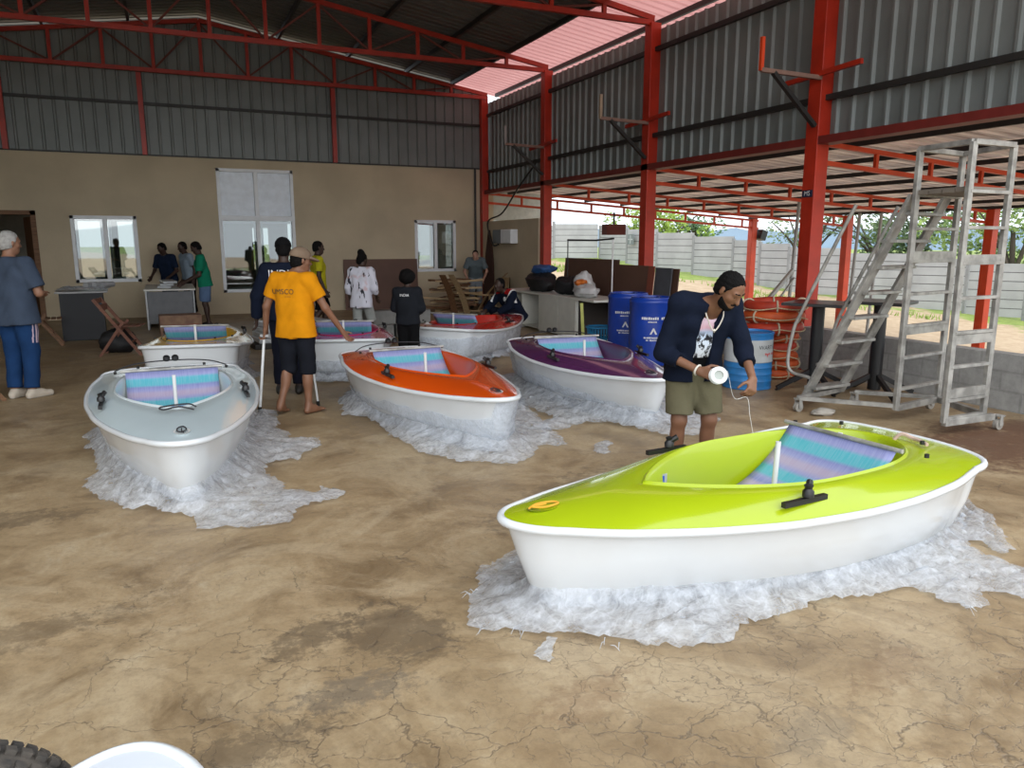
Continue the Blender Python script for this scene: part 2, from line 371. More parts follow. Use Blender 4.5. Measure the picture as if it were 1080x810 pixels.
def ribbed(axis, a0, a1, f, z_of, pitch=.25, depth=.035, top=.03, side=.02):
    """ribbed sheet: profile runs along 'axis' coordinate a, f(a, d, k) -> point for k=0,1"""
    b = MB(); prof = []; a = a0
    while a < a1 - 1e-6:
        for da, d in ((0, 0), (pitch * .62, 0), (pitch * .62 + side, depth), (pitch * .62 + side + top, depth), (pitch * .62 + 2 * side + top, 0)):
            if a + da <= a1: prof.append((a + da, d))
        a += pitch
    prof.append((a1, 0))
    for (a, d) in prof: b.v += [f(a, d, 0), f(a, d, 1)]
    for i in range(len(prof) - 1):
        b.f.append((2*i, 2*i+2, 2*i+3, 2*i+1)); b.mi.append(0)
    return b
slope = .153; ridge_x, ridge_z = 1.0, 6.58
def roof_z(x): return ridge_z - slope * abs(x - ridge_x)
b = ribbed('x', XL, XW, lambda a, d, k: (a, YW - .02 + (.04 - d), 3.6 if k == 0 else roof_z(a) - .02), None)
clad = b.build('metal_cladding', TIN, wb)
MB().box(XL, XW - .1, YW - .07, YW - .02, 4.66, 4.72).build('girt', DARK, wb)
MB().box(XL, XW - .12, YW - .03, YW - .01, 3.585, 3.62).build('flashing', DARK, wb)
# rooms behind the back wall, daylight from their own far windows
wall_with_holes('wall_far', XL, 12.0, 23.6, 23.75, 0, 3.5, [(-2.15, -1.35, .75, 2.25), (-1.2, -.55, .75, 2.25), (2.3, 2.75, .9, 2.1), (3.3, 3.9, .2, 2.3), (7.2, 7.75, .8, 2.3), (8.25, 8.6, .8, 2.3), (9.5, 11.5, .8, 2.4)], mat('inner_plaster', (.46, .44, .38), .9))
struct(MB().box(XL, 12, YW + .2, 23.6, 3.5, 3.6).build('ceiling.001', mat('white_ceiling', (.6, .6, .58), .9)))
struct(MB().box(XL, 12, YW + .2, 23.6, -.1, 0).build('floor.001', mat('tiled_floor', (.3, .28, .25), .4)))
struct(MB().box(XL - .15, XL, YW, 23.6, 0, 3.5).build('wall_inner', CREAM)); struct(MB().box(3.9, 4.0, YW + .2, 23.6, 0, 3.5).build('wall_partition', CREAM))
struct(MB().box(8.06, 8.2, YW + .2, 20.6, 0, 3.5).build('wall_office', CREAM))
# doors / windows
dr = MB().box(-2.62, -2.52, YW - .03, YW + .22, 0, 2.36).box(-3.6, -3.5, YW - .03, YW + .22, 0, 2.36).box(-3.6, -2.52, YW - .03, YW + .22, 2.27, 2.36).build('door_1', WOODB); struct(dr)
MB().box(-2.6, -1.72, -.02, .02, 0, 2.24, Matrix.Translation((0, 0, 0)) @ Matrix.Translation((-2.6, YW + .22, 0)) @ Matrix.Rotation(1.9, 4, 'Z') @ Matrix.Translation((2.6, 0, 0))).build('door_leaf', WOODB, dr)
def window(name, x0, x1, z0, z1, mull, transom=None, frosted=False):
    f = MB(); y0, y1, w = YW - .025, YW + .09, .075
    f.box(x0, x0 + w, y0, y1, z0, z1).box(x1 - w, x1, y0, y1, z0, z1).box(x0, x1, y0, y1, z1 - w, z1).box(x0, x1, y0, y1, z0, z0 + w)
    for mx in mull: f.box(mx - .045, mx + .045, y0, y1, z0 + w, z1 - w)
    if transom: f.box(x0, x1, y0 - .01, y1, transom - .06, transom + .06)
    fr = struct(f.build(name, UPVC, bevel=.006))
    X = [x0] + list(mull) + [x1]; Z = [z0] + ([transom] if transom else []) + [z1]
    for k in range(len(Z) - 1):
        for i in range(len(X) - 1):
            fz = frosted and k == 1
            MB().box(X[i] + .05, X[i+1] - .05, YW + .03, YW + .045, Z[k] + .05, Z[k+1] - .05).build('pane', mat('frosted_pane', (.68, .74, .82), .25) if fz else GLASS, fr)
            if not fz:
                q = MB(); a0, a1, b0, b1 = X[i] + .06, X[i+1] - .05, Z[k] + .07, Z[k+1] - .07
                q.box(a0, a0 + .05, YW + .046, YW + .075, b0, b1).box(a1 - .05, a1, YW + .046, YW + .075, b0, b1).box(a0, a1, YW + .046, YW + .075, b0, b0 + .05).box(a0, a1, YW + .046, YW + .075, b1 - .05, b1)
                q.build('sash', UPVC, fr)
    return fr
window('window_1', -1.89, -.58, .81, 2.27, [-1.22]); window('window_2', 1.15, 2.88, .51, 3.38, [2.02], 2.25, True); window('window_3', 5.89, 7.02, .93, 2.26, [6.46])
# right: ribbed cladding above the open side, low block parapet, return wall in the corner
wr = struct(ribbed('y', 2.6, YW, lambda a, d, k: (XW + .1 - d, a, 3.06 if k == 0 else 5.27), None, .25, .04).build('wall_right', TIN))
for z in (3.52, 4.93): MB().box(XW - .02, XW + .05, 2.6, YW, z - .035, z + .035).build('girt', DARK, wr)
MB().box(XW - .1, XW + .14, 2.6, YW, 2.94, 3.04).build('eave_beam', mat('dark_red_paint', (.16, .018, .014), .5), wr)
struct(MB().box(7.7, 7.88, 1.0, 15.6, -.14, .58).build('wall_parapet', BLOCK))
struct(MB().box(7.72, 7.92, 15.72, YW, 0, 2.23).build('wall_return', CREAM))
struct(MB().box(XL - .1, XL, 4.0, YW, 0, 5.5).build('wall_left', CREAM))

# main roof
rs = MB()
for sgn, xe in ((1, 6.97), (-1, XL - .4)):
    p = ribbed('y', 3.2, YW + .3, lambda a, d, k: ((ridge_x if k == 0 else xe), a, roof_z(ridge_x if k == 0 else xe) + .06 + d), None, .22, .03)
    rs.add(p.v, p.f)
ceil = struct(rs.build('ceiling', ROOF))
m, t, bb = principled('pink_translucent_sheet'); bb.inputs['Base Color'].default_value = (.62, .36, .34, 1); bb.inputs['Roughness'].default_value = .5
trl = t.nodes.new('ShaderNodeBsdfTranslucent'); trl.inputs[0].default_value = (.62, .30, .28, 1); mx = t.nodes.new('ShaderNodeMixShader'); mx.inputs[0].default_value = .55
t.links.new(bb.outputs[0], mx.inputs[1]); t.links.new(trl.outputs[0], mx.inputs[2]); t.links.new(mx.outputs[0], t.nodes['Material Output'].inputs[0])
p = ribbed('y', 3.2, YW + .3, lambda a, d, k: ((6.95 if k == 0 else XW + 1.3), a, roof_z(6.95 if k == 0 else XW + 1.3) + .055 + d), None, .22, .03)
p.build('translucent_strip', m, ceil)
for x in (2.7, 4.3, 5.75, 6.95, 8.2, -.4, -2.0, -3.6, -5.2):
    MB().bar((x, 3.2, roof_z(x) + .01), (x, YW, roof_z(x) + .01), .06, .09).build('purlin', DARK, ceil)
# lean-to roof on the right
LX, LZ0, LZ1 = 17.3, 3.03, 2.42
def lean_z(x): return LZ0 + (LZ1 - LZ0) * (x - XW) / (LX - XW)
p = ribbed('y', 2.6, 19.4, lambda a, d, k: ((XW + .12 if k == 0 else LX + .4), a, lean_z(XW if k == 0 else LX + .4) + .07 + d), None, .25, .055)
lean = struct(p.build('ceiling.002', LEANROOF))
for i in range(8):
    x = XW + .75 + i * 1.2
    MB().bar((x, 2.6, lean_z(x) + .02), (x, 19.4, lean_z(x) + .02), .05, .07).build('purlin', DARK, lean)
t_ = LEANROOF.node_tree; tl_ = t_.nodes.new('ShaderNodeBsdfTranslucent'); tl_.inputs[0].default_value = (.80, .62, .52, 1); mx_ = t_.nodes.new('ShaderNodeMixShader'); mx_.inputs[0].default_value = .14  # translucency added to the metal sheet to brighten the canopy underside
t_.links.new(t_.nodes['Principled BSDF'].outputs[0], mx_.inputs[1]); t_.links.new(tl_.outputs[0], mx_.inputs[2]); t_.links.new(mx_.outputs[0], t_.nodes['Material Output'].inputs[0])

# steel frames
def column(x, y, w, h, z0, label, m=RED, plate=True):
    t = thing('steel_column', label, 'column', (x, y, z0), 0)
    MB().box(-w/2, w/2, -w/2, w/2, 0, h).build('shaft', m, t, bevel=.008)
    if plate: MB().box(-w*.8, w*.8, -w*.8, w*.8, 0, .015).build('base_plate', m, t)
    return t
column(XW - .06, 19.16, .18, 5.42, 0, 'dark red steel column in the far corner of the hall')
column(XW, 15.62, .2, 5.36, 0, 'red steel column at the end of the cream return wall')
column(XW, 11.6, .2, 5.36, 0, 'red steel column behind the leaning brown boards')
c4 = column(XW, 7.75, .21, 5.36, 0, 'nearest tall red steel column, behind the black tables')
pl = MB().box(-.114, -.1055, -.085, .085, 2.28, 2.37).build('label_plate', mat('blue_black_plate', (.015, .02, .05), .5), c4)
C4_LABEL = pl
column(XW, 3.75, .21, 5.36, 0, 'red steel column out past the right of the aluminium tower')
MB().box(-2.95, -2.85, YW - .14, YW - .03, 3.6, 5.32).build('post', RED, wb)
for x in (-.29, 3.9): MB().box(x - .05, x + .05, YW - .14, YW - .03, 3.6, 5.32).build('post', RED, wb)
for (y, h, lab) in ((19.3, 2.36, 'orange-red outdoor post left of the bending man, farthest of three'), (15.55, 2.46, 'middle orange-red outdoor post, just right of the near red column'), (11.5, 2.5, 'orange-red outdoor post seen through the aluminium tower')):
    column(17.1, y, .2, h + .9, -.95 if y < 18 else -.72, lab, ORANGE_RED)
def truss(y, label, w=.075):
    t = thing('roof_truss', label, 'truss', (ridge_x, y, 5.37))
    L, R = XL + .1 - ridge_x, XW - ridge_x
    zt = lambda x: roof_z(x + ridge_x) - 5.37 - .09
    MB().bar((L, 0, 0), (R, 0, 0), w, .085).build('bottom_chord', RED, t)
    tc_ = MB().bar((L, 0, zt(L)), (0, 0, zt(0)), w, .085).bar((0, 0, zt(0)), (R, 0, zt(R)), w, .085); tc_.build('top_chord', RED, t)
    n = 7
    for i in range(-n + 1, n):
        x = (R if i > 0 else -L) * i / n
        MB().bar((x, 0, 0), (x, 0, zt(x)), w * .8, w * .9, (1, 0, 0)).build('web_post', RED, t)
    for i in range(-n + 1, n - 1):
        x0, x1 = (R if i > 0 else -L) * i / n, (R if i + 1 > 0 else -L) * (i + 1) / n
        if i % 2: MB().bar((x0, .02, .03), (x1, .02, zt(x1) - .04), .03, .035).build('brace', mat('rust_red_paint', (.15, .03, .02), .6), t)
        else: MB().bar((x0, .02, zt(x0) - .04), (x1, .02, .03), .03, .035).build('brace', MATS['rust_red_paint'] if 'rust_red_paint' in MATS else mat('rust_red_paint', (.15, .03, .02), .6), t)
    return t
truss(YW - .2, 'red roof truss flat against the back cladding'); truss(15.6, 'red roof truss crossing the whole hall in front of the back one')
truss(11.6, 'red roof truss meeting the column behind the brown boards'); truss(7.75, 'red roof truss nearest the camera, above the top of the photo')
def lean_truss(y, label, m=ORANGE_RED):
    t = thing('canopy_truss', label, 'truss', (XW, y, 0)); D = LX - XW
    zt = lambda x: lean_z(XW + x) - .06
    MB().bar((.1, 0, zt(0)), (D, 0, zt(D)), .06, .06).build('top_chord', m, t)
    MB().bar((.1, 0, zt(0) - .24), (D, 0, zt(D) - .24), .06, .06).build('bottom_chord', m, t)
    for i in range(1, 9):
        x = D * i / 8.6
        MB().bar((x, 0, zt(x) - .24), (x, 0, zt(x)), .05, .05, (1, 0, 0)).build('web_post', m, t)
    return t
lean_truss(19.28, 'canopy truss over the return wall, farthest one'); lean_truss(15.62, 'canopy truss from the column at the end of the return wall')
lean_truss(11.6, 'canopy truss from the column behind the brown boards'); lean_truss(7.75, 'canopy truss from the near red column'); lean_truss(3.75, 'canopy truss above the aluminium tower')
# arms on the columns
for (y, zc, lab, tip) in ((15.62, 3.86, 'folding arm bracket on the column by the return wall', mat('grey_primer', (.3, .28, .27), .6)), (11.6, 3.83, 'folding arm bracket on the middle red column', mat('sand_paint', (.36, .27, .19), .6)), (7.75, 3.86, 'rusty arm bracket with orange upright on the near red column', ORANGE_RED)):
    t = thing('arm_bracket', lab, 'bracket', (XW - .105, y, zc - .07))
    MB().bar((-.01, -.10, -.04), (-.9, .0, .0), .05, .05).build('arm', mat('rusty_steel', (.22, .13, .10), .7), t)
    MB().bar((-.012, -.05, -.62), (-.72, -.02, -.02), .06, .05).build('brace', DARK, t)
    MB().bar((-.9, 0, -.01), (-.9, 0, .38), .045, .045).build('upright', tip, t)
    MB().bar((-.04, .55, -.02), (-.04, -.75, .03), .05, .06).build('crosspiece', RED, t)

# ------------------------------------------------------------------ dinghies
LB = 2.95
HB = [(0, 0.0), (.02, .075), (.1, .16), (.25, .25), (.45, .345), (.85, .485), (1.25, .60), (1.75, .685), (2.1, .705), (2.45, .685), (2.7, .62), (2.83, .53), (2.91, .40), (2.95, .0)]
def lerp_tab(tab, s):
    for (a, b), (c, d) in zip(tab, tab[1:]):
        if s <= c: return b + (d - b) * (s - a) / max(1e-9, c - a)
    return tab[-1][1]
def sheer_z(s): x = s / LB; return .49 - .16 * x * (1 - x) * 1.6 + .045 * x * x
def outline(n=64):
    """port and starboard sheer outline, closed, from the bow round to the bow: (s, w)"""
    fine = []
    for i in range(n + 1):
        t = i / n; s = LB * (.5 - .5 * math.cos(PI * t)); fine.append(s)
    half = []
    for s in fine:
        if s > 2.7: q = (s - 2.7) / .25; w = .62 * (max(0, 1 - q ** 3.2)) ** .42
        else: # smooth the table
            w = sum(lerp_tab(HB, max(.02, min(2.7, s + d))) for d in (-.08, -.04, 0, .04, .08)) / 5
            if s < .1: w = .16 * math.sqrt(s / .1)
            elif s < .16: w = lerp_tab(HB, s)
        half.append((s, w))
    return half + [(s, -w) for (s, w) in half[-2:0:-1]]
OUT = outline()
NO = len(OUT)
def cockpit_pt(i, grow=0., ):
    """coaming outline matching perimeter index i"""
    s, w = OUT[i]; x = s / LB
    sc = .80 + (2.70 - .80) * x
    q = (sc - .80) / 1.90
    wc = .475 * (math.sin(PI * min(1, q ** .72)) ** .60 if 0 < q < 1 else 0)
    if q > .5: wc = .475 * (max(0, 1 - ((q - .5) / .5) ** 3.0)) ** .5
    elif q > 0: wc = .475 * (math.sin(PI / 2 * (q / .5)) ** .8)
    wc += grow * (1 if wc > 0 else 0); sc = 1.75 + (sc - 1.75) * (1 + grow / .95)
    return sc, (wc if w >= 0 else -wc) if abs(w) > 1e-6 else 0.
def hull_ring(f, a, e, z):
    """a ring of the hull: beam factor f, bow set back a, stern set forward e, height z(s)"""
    r = []
    for (s, w) in OUT:
        s2 = a + s * (LB - a - e) / LB
        fb = f * (1 - .25 * (1 - f) * max(0, 1 - s / 1.2) * 2)
        r.append((s2, w * fb, z(s)))
    return r
def loft(b, rings, close=True, mi=0, flip=False):
    n = len(rings[0]); base = len(b.v)
    for r in rings: b.v += [tuple(p) for p in r]
    for k in range(len(rings) - 1):
        for i in range(n):
            j = (i + 1) % n
            q = (base + k*n + i, base + k*n + j, base + (k+1)*n + j, base + (k+1)*n + i)
            b.f.append(q[::-1] if flip else q); b.mi.append(mi)
    return base
def hull_at(z, i, off=0.):
    """point of hull surface at perimeter index i and height z above ground (for draped film)"""
    zs = sheer_z(OUT[i][0]); prof = [(zs, 1.0, 0., 0.), (.30, .93, .07, .035), (.16, .84, .13, .07), (.07, .62, .26, .2)]
    for (z0, f0, a0, e0), (z1, f1, a1, e1) in zip(prof, prof[1:]):
        if z >= z1 or z1 == .07:
            k = min(1, max(0, (z0 - z) / (z0 - z1))); f = f0 + (f1-f0)*k; a = a0 + (a1-a0)*k; e = e0 + (e1-e0)*k
            s, w = OUT[i]; s2 = a + s * (LB - a - e) / LB; fb = f * (1 - .25 * (1 - f) * max(0, 1 - s / 1.2) * 2)
            p = Vector((s2, w * fb, z)); s0, w0 = OUT[i-1]; s1, w1 = OUT[(i+1) % NO]
            nrm = Vector((w1 - w0, -(s1 - s0), 0)); nrm = -nrm.normalized() if nrm.length > 1e-6 else Vector((-1 if s < 1 else 1, 0, 0))
            if nrm.dot(Vector((s - 1.6, w, 0))) < 0: nrm = -nrm
            return p + nrm * off
def dinghy(label, colname, col, loc, rz, sc=1.0, up=0., coam=None, coat=.6, seat=True, deck_detail='rope', group=None, lift=0.0, trav=True):
    t = thing('sailing_dinghy', label, 'boat', (loc[0], loc[1], lift), rz, group); t.scale = (sc * .975, sc * .93, 1.0)
    dm = mat(colname, col, .2, 0, .03, 2.5, coat=coat)
    b = MB(); zs = sheer_z
    rings = [hull_ring(1.0, 0, 0, lambda s: zs(s) - .012), hull_ring(.975, .02, .01, lambda s: zs(s) - .05), hull_ring(.93, .07, .035, lambda s: .30), hull_ring(.84, .13, .07, lambda s: .12 + .02 * abs(s - 1.6)), hull_ring(.62, .22, .2, lambda s: .035 + .03 * abs(s / LB - .55) * 2), hull_ring(.25, .26, .4, lambda s: .012 + .035 * abs(s / LB - .55) * 2)]
    base = loft(b, rings, flip=True); b.f.append(tuple(base + 5 * NO + i for i in range(NO))); b.mi.append(0)
    b.build('hull', WHITE, t, smooth=50)
    # rubbing strake
    rr = [(s, w, zs(s)) for (s, w) in OUT]
    b = MB(); b.tube([(s + (.012 if s > 2 else -.012 if s < .2 else 0), w * 1.012, z - .012) for (s, w, z) in rr], .021, 8, closed=True); b.build('rub_rail', WHITE, t, smooth=180)
    # deck: sheer to coaming
    def cz(s, w): return .53 + .02 * (s / LB)
    inner = [(*cockpit_pt(i, .0), 0) for i in range(NO)]
    inner = [(p[0], p[1], cz(p[0], p[1])) for p in inner]
    mid = [tuple(a * (1 - k) + c * k for a, c in zip(r, q)) for k in () for r, q in ()]
    D = []
    for k in (0, .15, .4, .7, .93, 1.0):
        ring = []
        for r, q in zip(rr, inner):
            p = [r[0] + (q[0] - r[0]) * k, r[1] + (q[1] - r[1]) * k, r[2] + (q[2] - r[2]) * (1 - (1 - k) ** 1.6)]
            if k == .93: p[2] += .006
            if k == 0: p[1] *= .99
            ring.append(tuple(p))
        D.append(ring)
    b = MB(); loft(b, D); dk = b.build('deck', dm, t, smooth=60)
    # coaming lip and cockpit liner
    L = []
    for (g, dz, zf) in ((.0, 0, None), (-.012, .012, None), (-.03, -.01, None), (-.05, 0, .30), (-.075, 0, .19), (-.14, 0, .15)):
        ring = []
        for i in range(NO):
            s, w = cockpit_pt(i, g if abs(OUT[i][1]) > 1e-6 else g); z = cz(s, w) + dz if zf is None else zf
            ring.append((s, w, z))
        L.append(ring)
    b = MB(); base = loft(b, L); b.f.append(tuple(base + 5 * NO + i for i in range(NO))); b.mi.append(0)
    lm = mat(colname + '_liner', coam or col, .3, 0, .03, 2.5, coat=.3)
    b.build('cockpit_liner', lm, t, smooth=60)
    # hammock seat: striped cloth from a rear bar down to a front bar
    if seat:
        n, m = 16, 12; v = []; f = []; uvs = []
        for j in range(n + 1):
            q = j / n
            s = 2.30 - .62 * q; z = .60 + up - (.36 + up) * q ** .8 + (.10 * max(0, q - .75) / .25 * 0) - .05 * math.sin(PI * q)
            for i in range(m + 1):
                w = (-.40 + .80 * i / m) * (1 - .07 * q); v.append((s, w, z - .012 * math.sin(PI * i / m) * math.sin(PI * q))); uvs.append((i / m, 1 - q))
        for j in range(n):
            for i in range(m): f.append((j*(m+1)+i, j*(m+1)+i+1, (j+1)*(m+1)+i+1, (j+1)*(m+1)+i))
        me = bpy.data.meshes.new('seat'); me.from_pydata(v, [], f); ul = me.uv_layers.new(name='UVMap')
        for lp in me.loops: ul.data[lp.index].uv = uvs[lp.vertex_index]
        me.polygons.foreach_set('use_smooth', [True] * len(f))
        so = link_mesh('seat', me, STRIPE, t); md = so.modifiers.new('solid', 'SOLIDIFY'); md.thickness = .006
        MB().tube([(2.30, -.44, .605 + up), (2.30, .44, .605 + up)], .013, 8).build('seat_bar', ALU, so, smooth=True); MB().tube([(1.68, -.40, .235), (1.68, .40, .235)], .012, 8).build('seat_bar', ALU, so, smooth=True)
        MB().tube([(1.76, 0, .24), (1.78, 0, .63)], .016, 10).build('steering_post', mat('white_tube', (.75, .76, .76), .3), t, smooth=True)
        MB().box(2.305, 2.312, -.015, .015, .25, .62 + up).build('seat_webbing', mat('white_webbing', (.7, .7, .7), .8), t)
    # sheet leads on the side decks, blocks and pins
    for sg in (1, -1):
        s0, w0 = 1.40, .555; z0 = .475
        c = MB().box(s0 - .15, s0 + .15, sg * w0 - .014, sg * w0 + .014, z0 + .02, z0 + .045)
        k = c.build('sheet_track', BLACK, t)
        q = MB().lathe([(.012, 0), (.03, .005), (.03, .03), (.018, .045), (.025, .06), (.0, .07)], (s0 + .02, sg * w0, z0 + .045), 12).tube([(s0 + .02, sg * w0, z0 + .08), (s0 + .06, sg * (w0 - .03), z0 + .11)], .018, 8)
        q.build('cam_cleat', BLACK, k, smooth=True)
        MB().lathe([(.014, 0), (.014, .02), (0, .022)], (2.45, sg * .49, .565), 10).build('deck_pin', BLACK, t, smooth=True)
        MB().lathe([(.014, 0), (.014, .02), (0, .022)], (2.68, sg * .3, .57), 10).build('deck_pin', BLACK, t, smooth=True)
    if not trav and not seat: return t
    pts = smooth_path([(2.6, -.5, .57), (2.72, -.36, .60), (2.80, -.15, .61), (2.80, .15, .61), (2.72, .36, .60), (2.6, .5, .57)], 6)
    if trav: MB().tube(pts, .006, 6).build('traveller_rope', mat('dark_rope', (.03, .03, .035), .8), t, smooth=True)
    bl = MB()
    for dy in (-.04, .04): bl.lathe([(.02, 0), (.034, .012), (.034, .04), (.02, .055), (0, .06)], (2.80, dy, .605), 10)
    if trav: bl.build('sheet_block', BLACK, t, smooth=True)
    # bow recess with its fairlead
    q = MB(); q.lathe([(.0, 0), (.045, .0), (.052, .010), (.056, .012), (.042, .006), (.0, .004)], (.20, 0, .500), 20, Matrix.Scale(1.5, 4, (1, 0, 0)))
    fl = q.build('bow_fairlead', mat('white_fitting', (.72, .73, .72), .3) if deck_detail != 'rope_lime' else mat(colname + '_dark', [c * .7 for c in col], .3), t, smooth=True)
    if deck_detail:
        pts = smooth_path([(.12, -.01, .520), (.18, .03, .519), (.26, .02, .522), (.28, -.015, .522), (.20, -.03, .520), (.14, 0, .522), (.22, .0, .524)], 6)
        MB().tube(pts, .005, 6).build('bow_rope', mat('amber_rope', (.75, .36, .03), .7) if deck_detail == 'rope_lime' else mat('dark_rope', (.03, .03, .035), .8), t, smooth=True)
    # small loose line on the foredeck / in the stern
    pts = smooth_path([(2.40, .1, .17), (2.5, .2, .19), (2.56, .05, .2), (2.47, -.1, .18), (2.55, -.2, .2), (2.62, -.05, .21)], 6)
    MB().tube(pts, .006, 6).build('loose_line', mat('pale_line', (.7, .62, .3), .8), t, smooth=True)
    return t
GREEN = dinghy('lime green decked dinghy nearest the camera, on bubble wrap', 'lime_gelcoat', (.36, .46, .008), (1.285, 2.925), math.radians(4.0), .968, trav=False, deck_detail='rope_lime', group='dinghies being assembled')
MB().box(1.02, 1.09, .10, .104, .30, .38, Matrix.Translation((.03, .115, .095)) @ Matrix.Rotation(-.0, 4, 'Z')).build('sticker', mat('blue_label', (.02, .08, .5), .4), GREEN)
MB().box(1.0, 1.11, .10, .102, .29, .39, Matrix.Translation((.03, .117, .095))).build('sticker_backing', mat('grey_label', (.4, .42, .45), .4), GREEN)
BLUEB = dinghy('pale grey-blue decked dinghy at the left, bow towards the camera', 'pale_blue_gelcoat', (.52, .61, .64), (.0, 4.95), math.radians(91), 1.0, coam=(.58, .64, .66), group='dinghies being assembled')
MB().tube(smooth_path([(.62, -.1, .562), (.72, .0, .57), (.66, .1, .568), (.75, .12, .57), (.80, -.06, .57), (.7, -.12, .566)], 6), .006, 6).build('deck_line', mat('dark_rope', (.03, .03, .035), .8), BLUEB, smooth=True)
ORANGE = dinghy('bright orange decked dinghy in the middle of the hall', 'orange_gelcoat', (.64, .075, .004), (2.36, 5.34), math.radians(94), 1.0, group='dinghies being assembled')
PURPLE = dinghy('purple decked dinghy beside the blue drums', 'purple_gelcoat', (.085, .022, .085), (3.97, 5.55), math.radians(84), 1.0, group='dinghies being assembled')
def stern_at(p, bearing, sc=1.0):
    h = (math.sin(math.radians(bearing)), math.cos(math.radians(bearing)))
    return (p[0] + h[0] * LB * sc, p[1] + h[1] * LB * sc), math.radians(90 - bearing) + PI
YB, YR = stern_at((.12, 9.3), 10, .95)
YELLOW = dinghy('yellow decked dinghy behind the pale blue one, by the cardboard box', 'yellow_gelcoat', (.62, .36, .02), YB, YR, .95, .09, trav=False, group='dinghies being assembled')
PB, PR = stern_at((1.80, 9.1), 17, .95)
PINK = dinghy('magenta decked dinghy between the man in orange and the dark-haired child', 'magenta_gelcoat', (.50, .02, .13), PB, PR, .95, .09, trav=False, group='dinghies being assembled')
RB, RR = stern_at((3.2, 9.9), 50, .95)
REDB = dinghy('red decked dinghy by the crouching man, wrapped in film', 'red_gelcoat', (.45, .016, .008), RB, RR, .95, .07, trav=False, group='dinghies being assembled')
NEARB = dinghy('white dinghy of which only the bow shows at the bottom edge, beside the tyre', 'white_deck_gelcoat', (.70, .74, .80), (-.165, 1.815), math.radians(-101), 1.0, seat=False, deck_detail=None, trav=False, group='dinghies being assembled', lift=.035)

# ------------------------------------------------------------------ crumpled film under the boats
def in_poly(px, py, poly):
    ins = np.zeros(px.shape, bool); n = len(poly)
    for i in range(n):
        x0, y0 = poly[i]; x1, y1 = poly[(i + 1) % n]
        c = ((y0 > py) != (y1 > py)); xx = (x1 - x0) * (py - y0) / ((y1 - y0) if y1 != y0 else 1e-9) + x0
        ins ^= c & (px < xx)
    return ins
def seg_dist(px, py, poly, closed=True):
    d = np.full(px.shape, 1e9); n = len(poly)
    for i in range(n if closed else n - 1):
        x0, y0 = poly[i]; x1, y1 = poly[(i + 1) % n]; dx, dy = x1 - x0, y1 - y0
        t = np.clip(((px - x0) * dx + (py - y0) * dy) / (dx * dx + dy * dy + 1e-12), 0, 1)
        d = np.minimum(d, np.hypot(px - x0 - t * dx, py - y0 - t * dy))
    return d
def crumple(x, y, k, seed):
    p = Vector((x * k + seed * 7.3, y * k - seed * 3.1, seed))
    return noise.ridged_multi_fractal(p, 1.0, 2.1, 4, 1.0, 2.0, noise_basis='PERLIN_ORIGINAL')
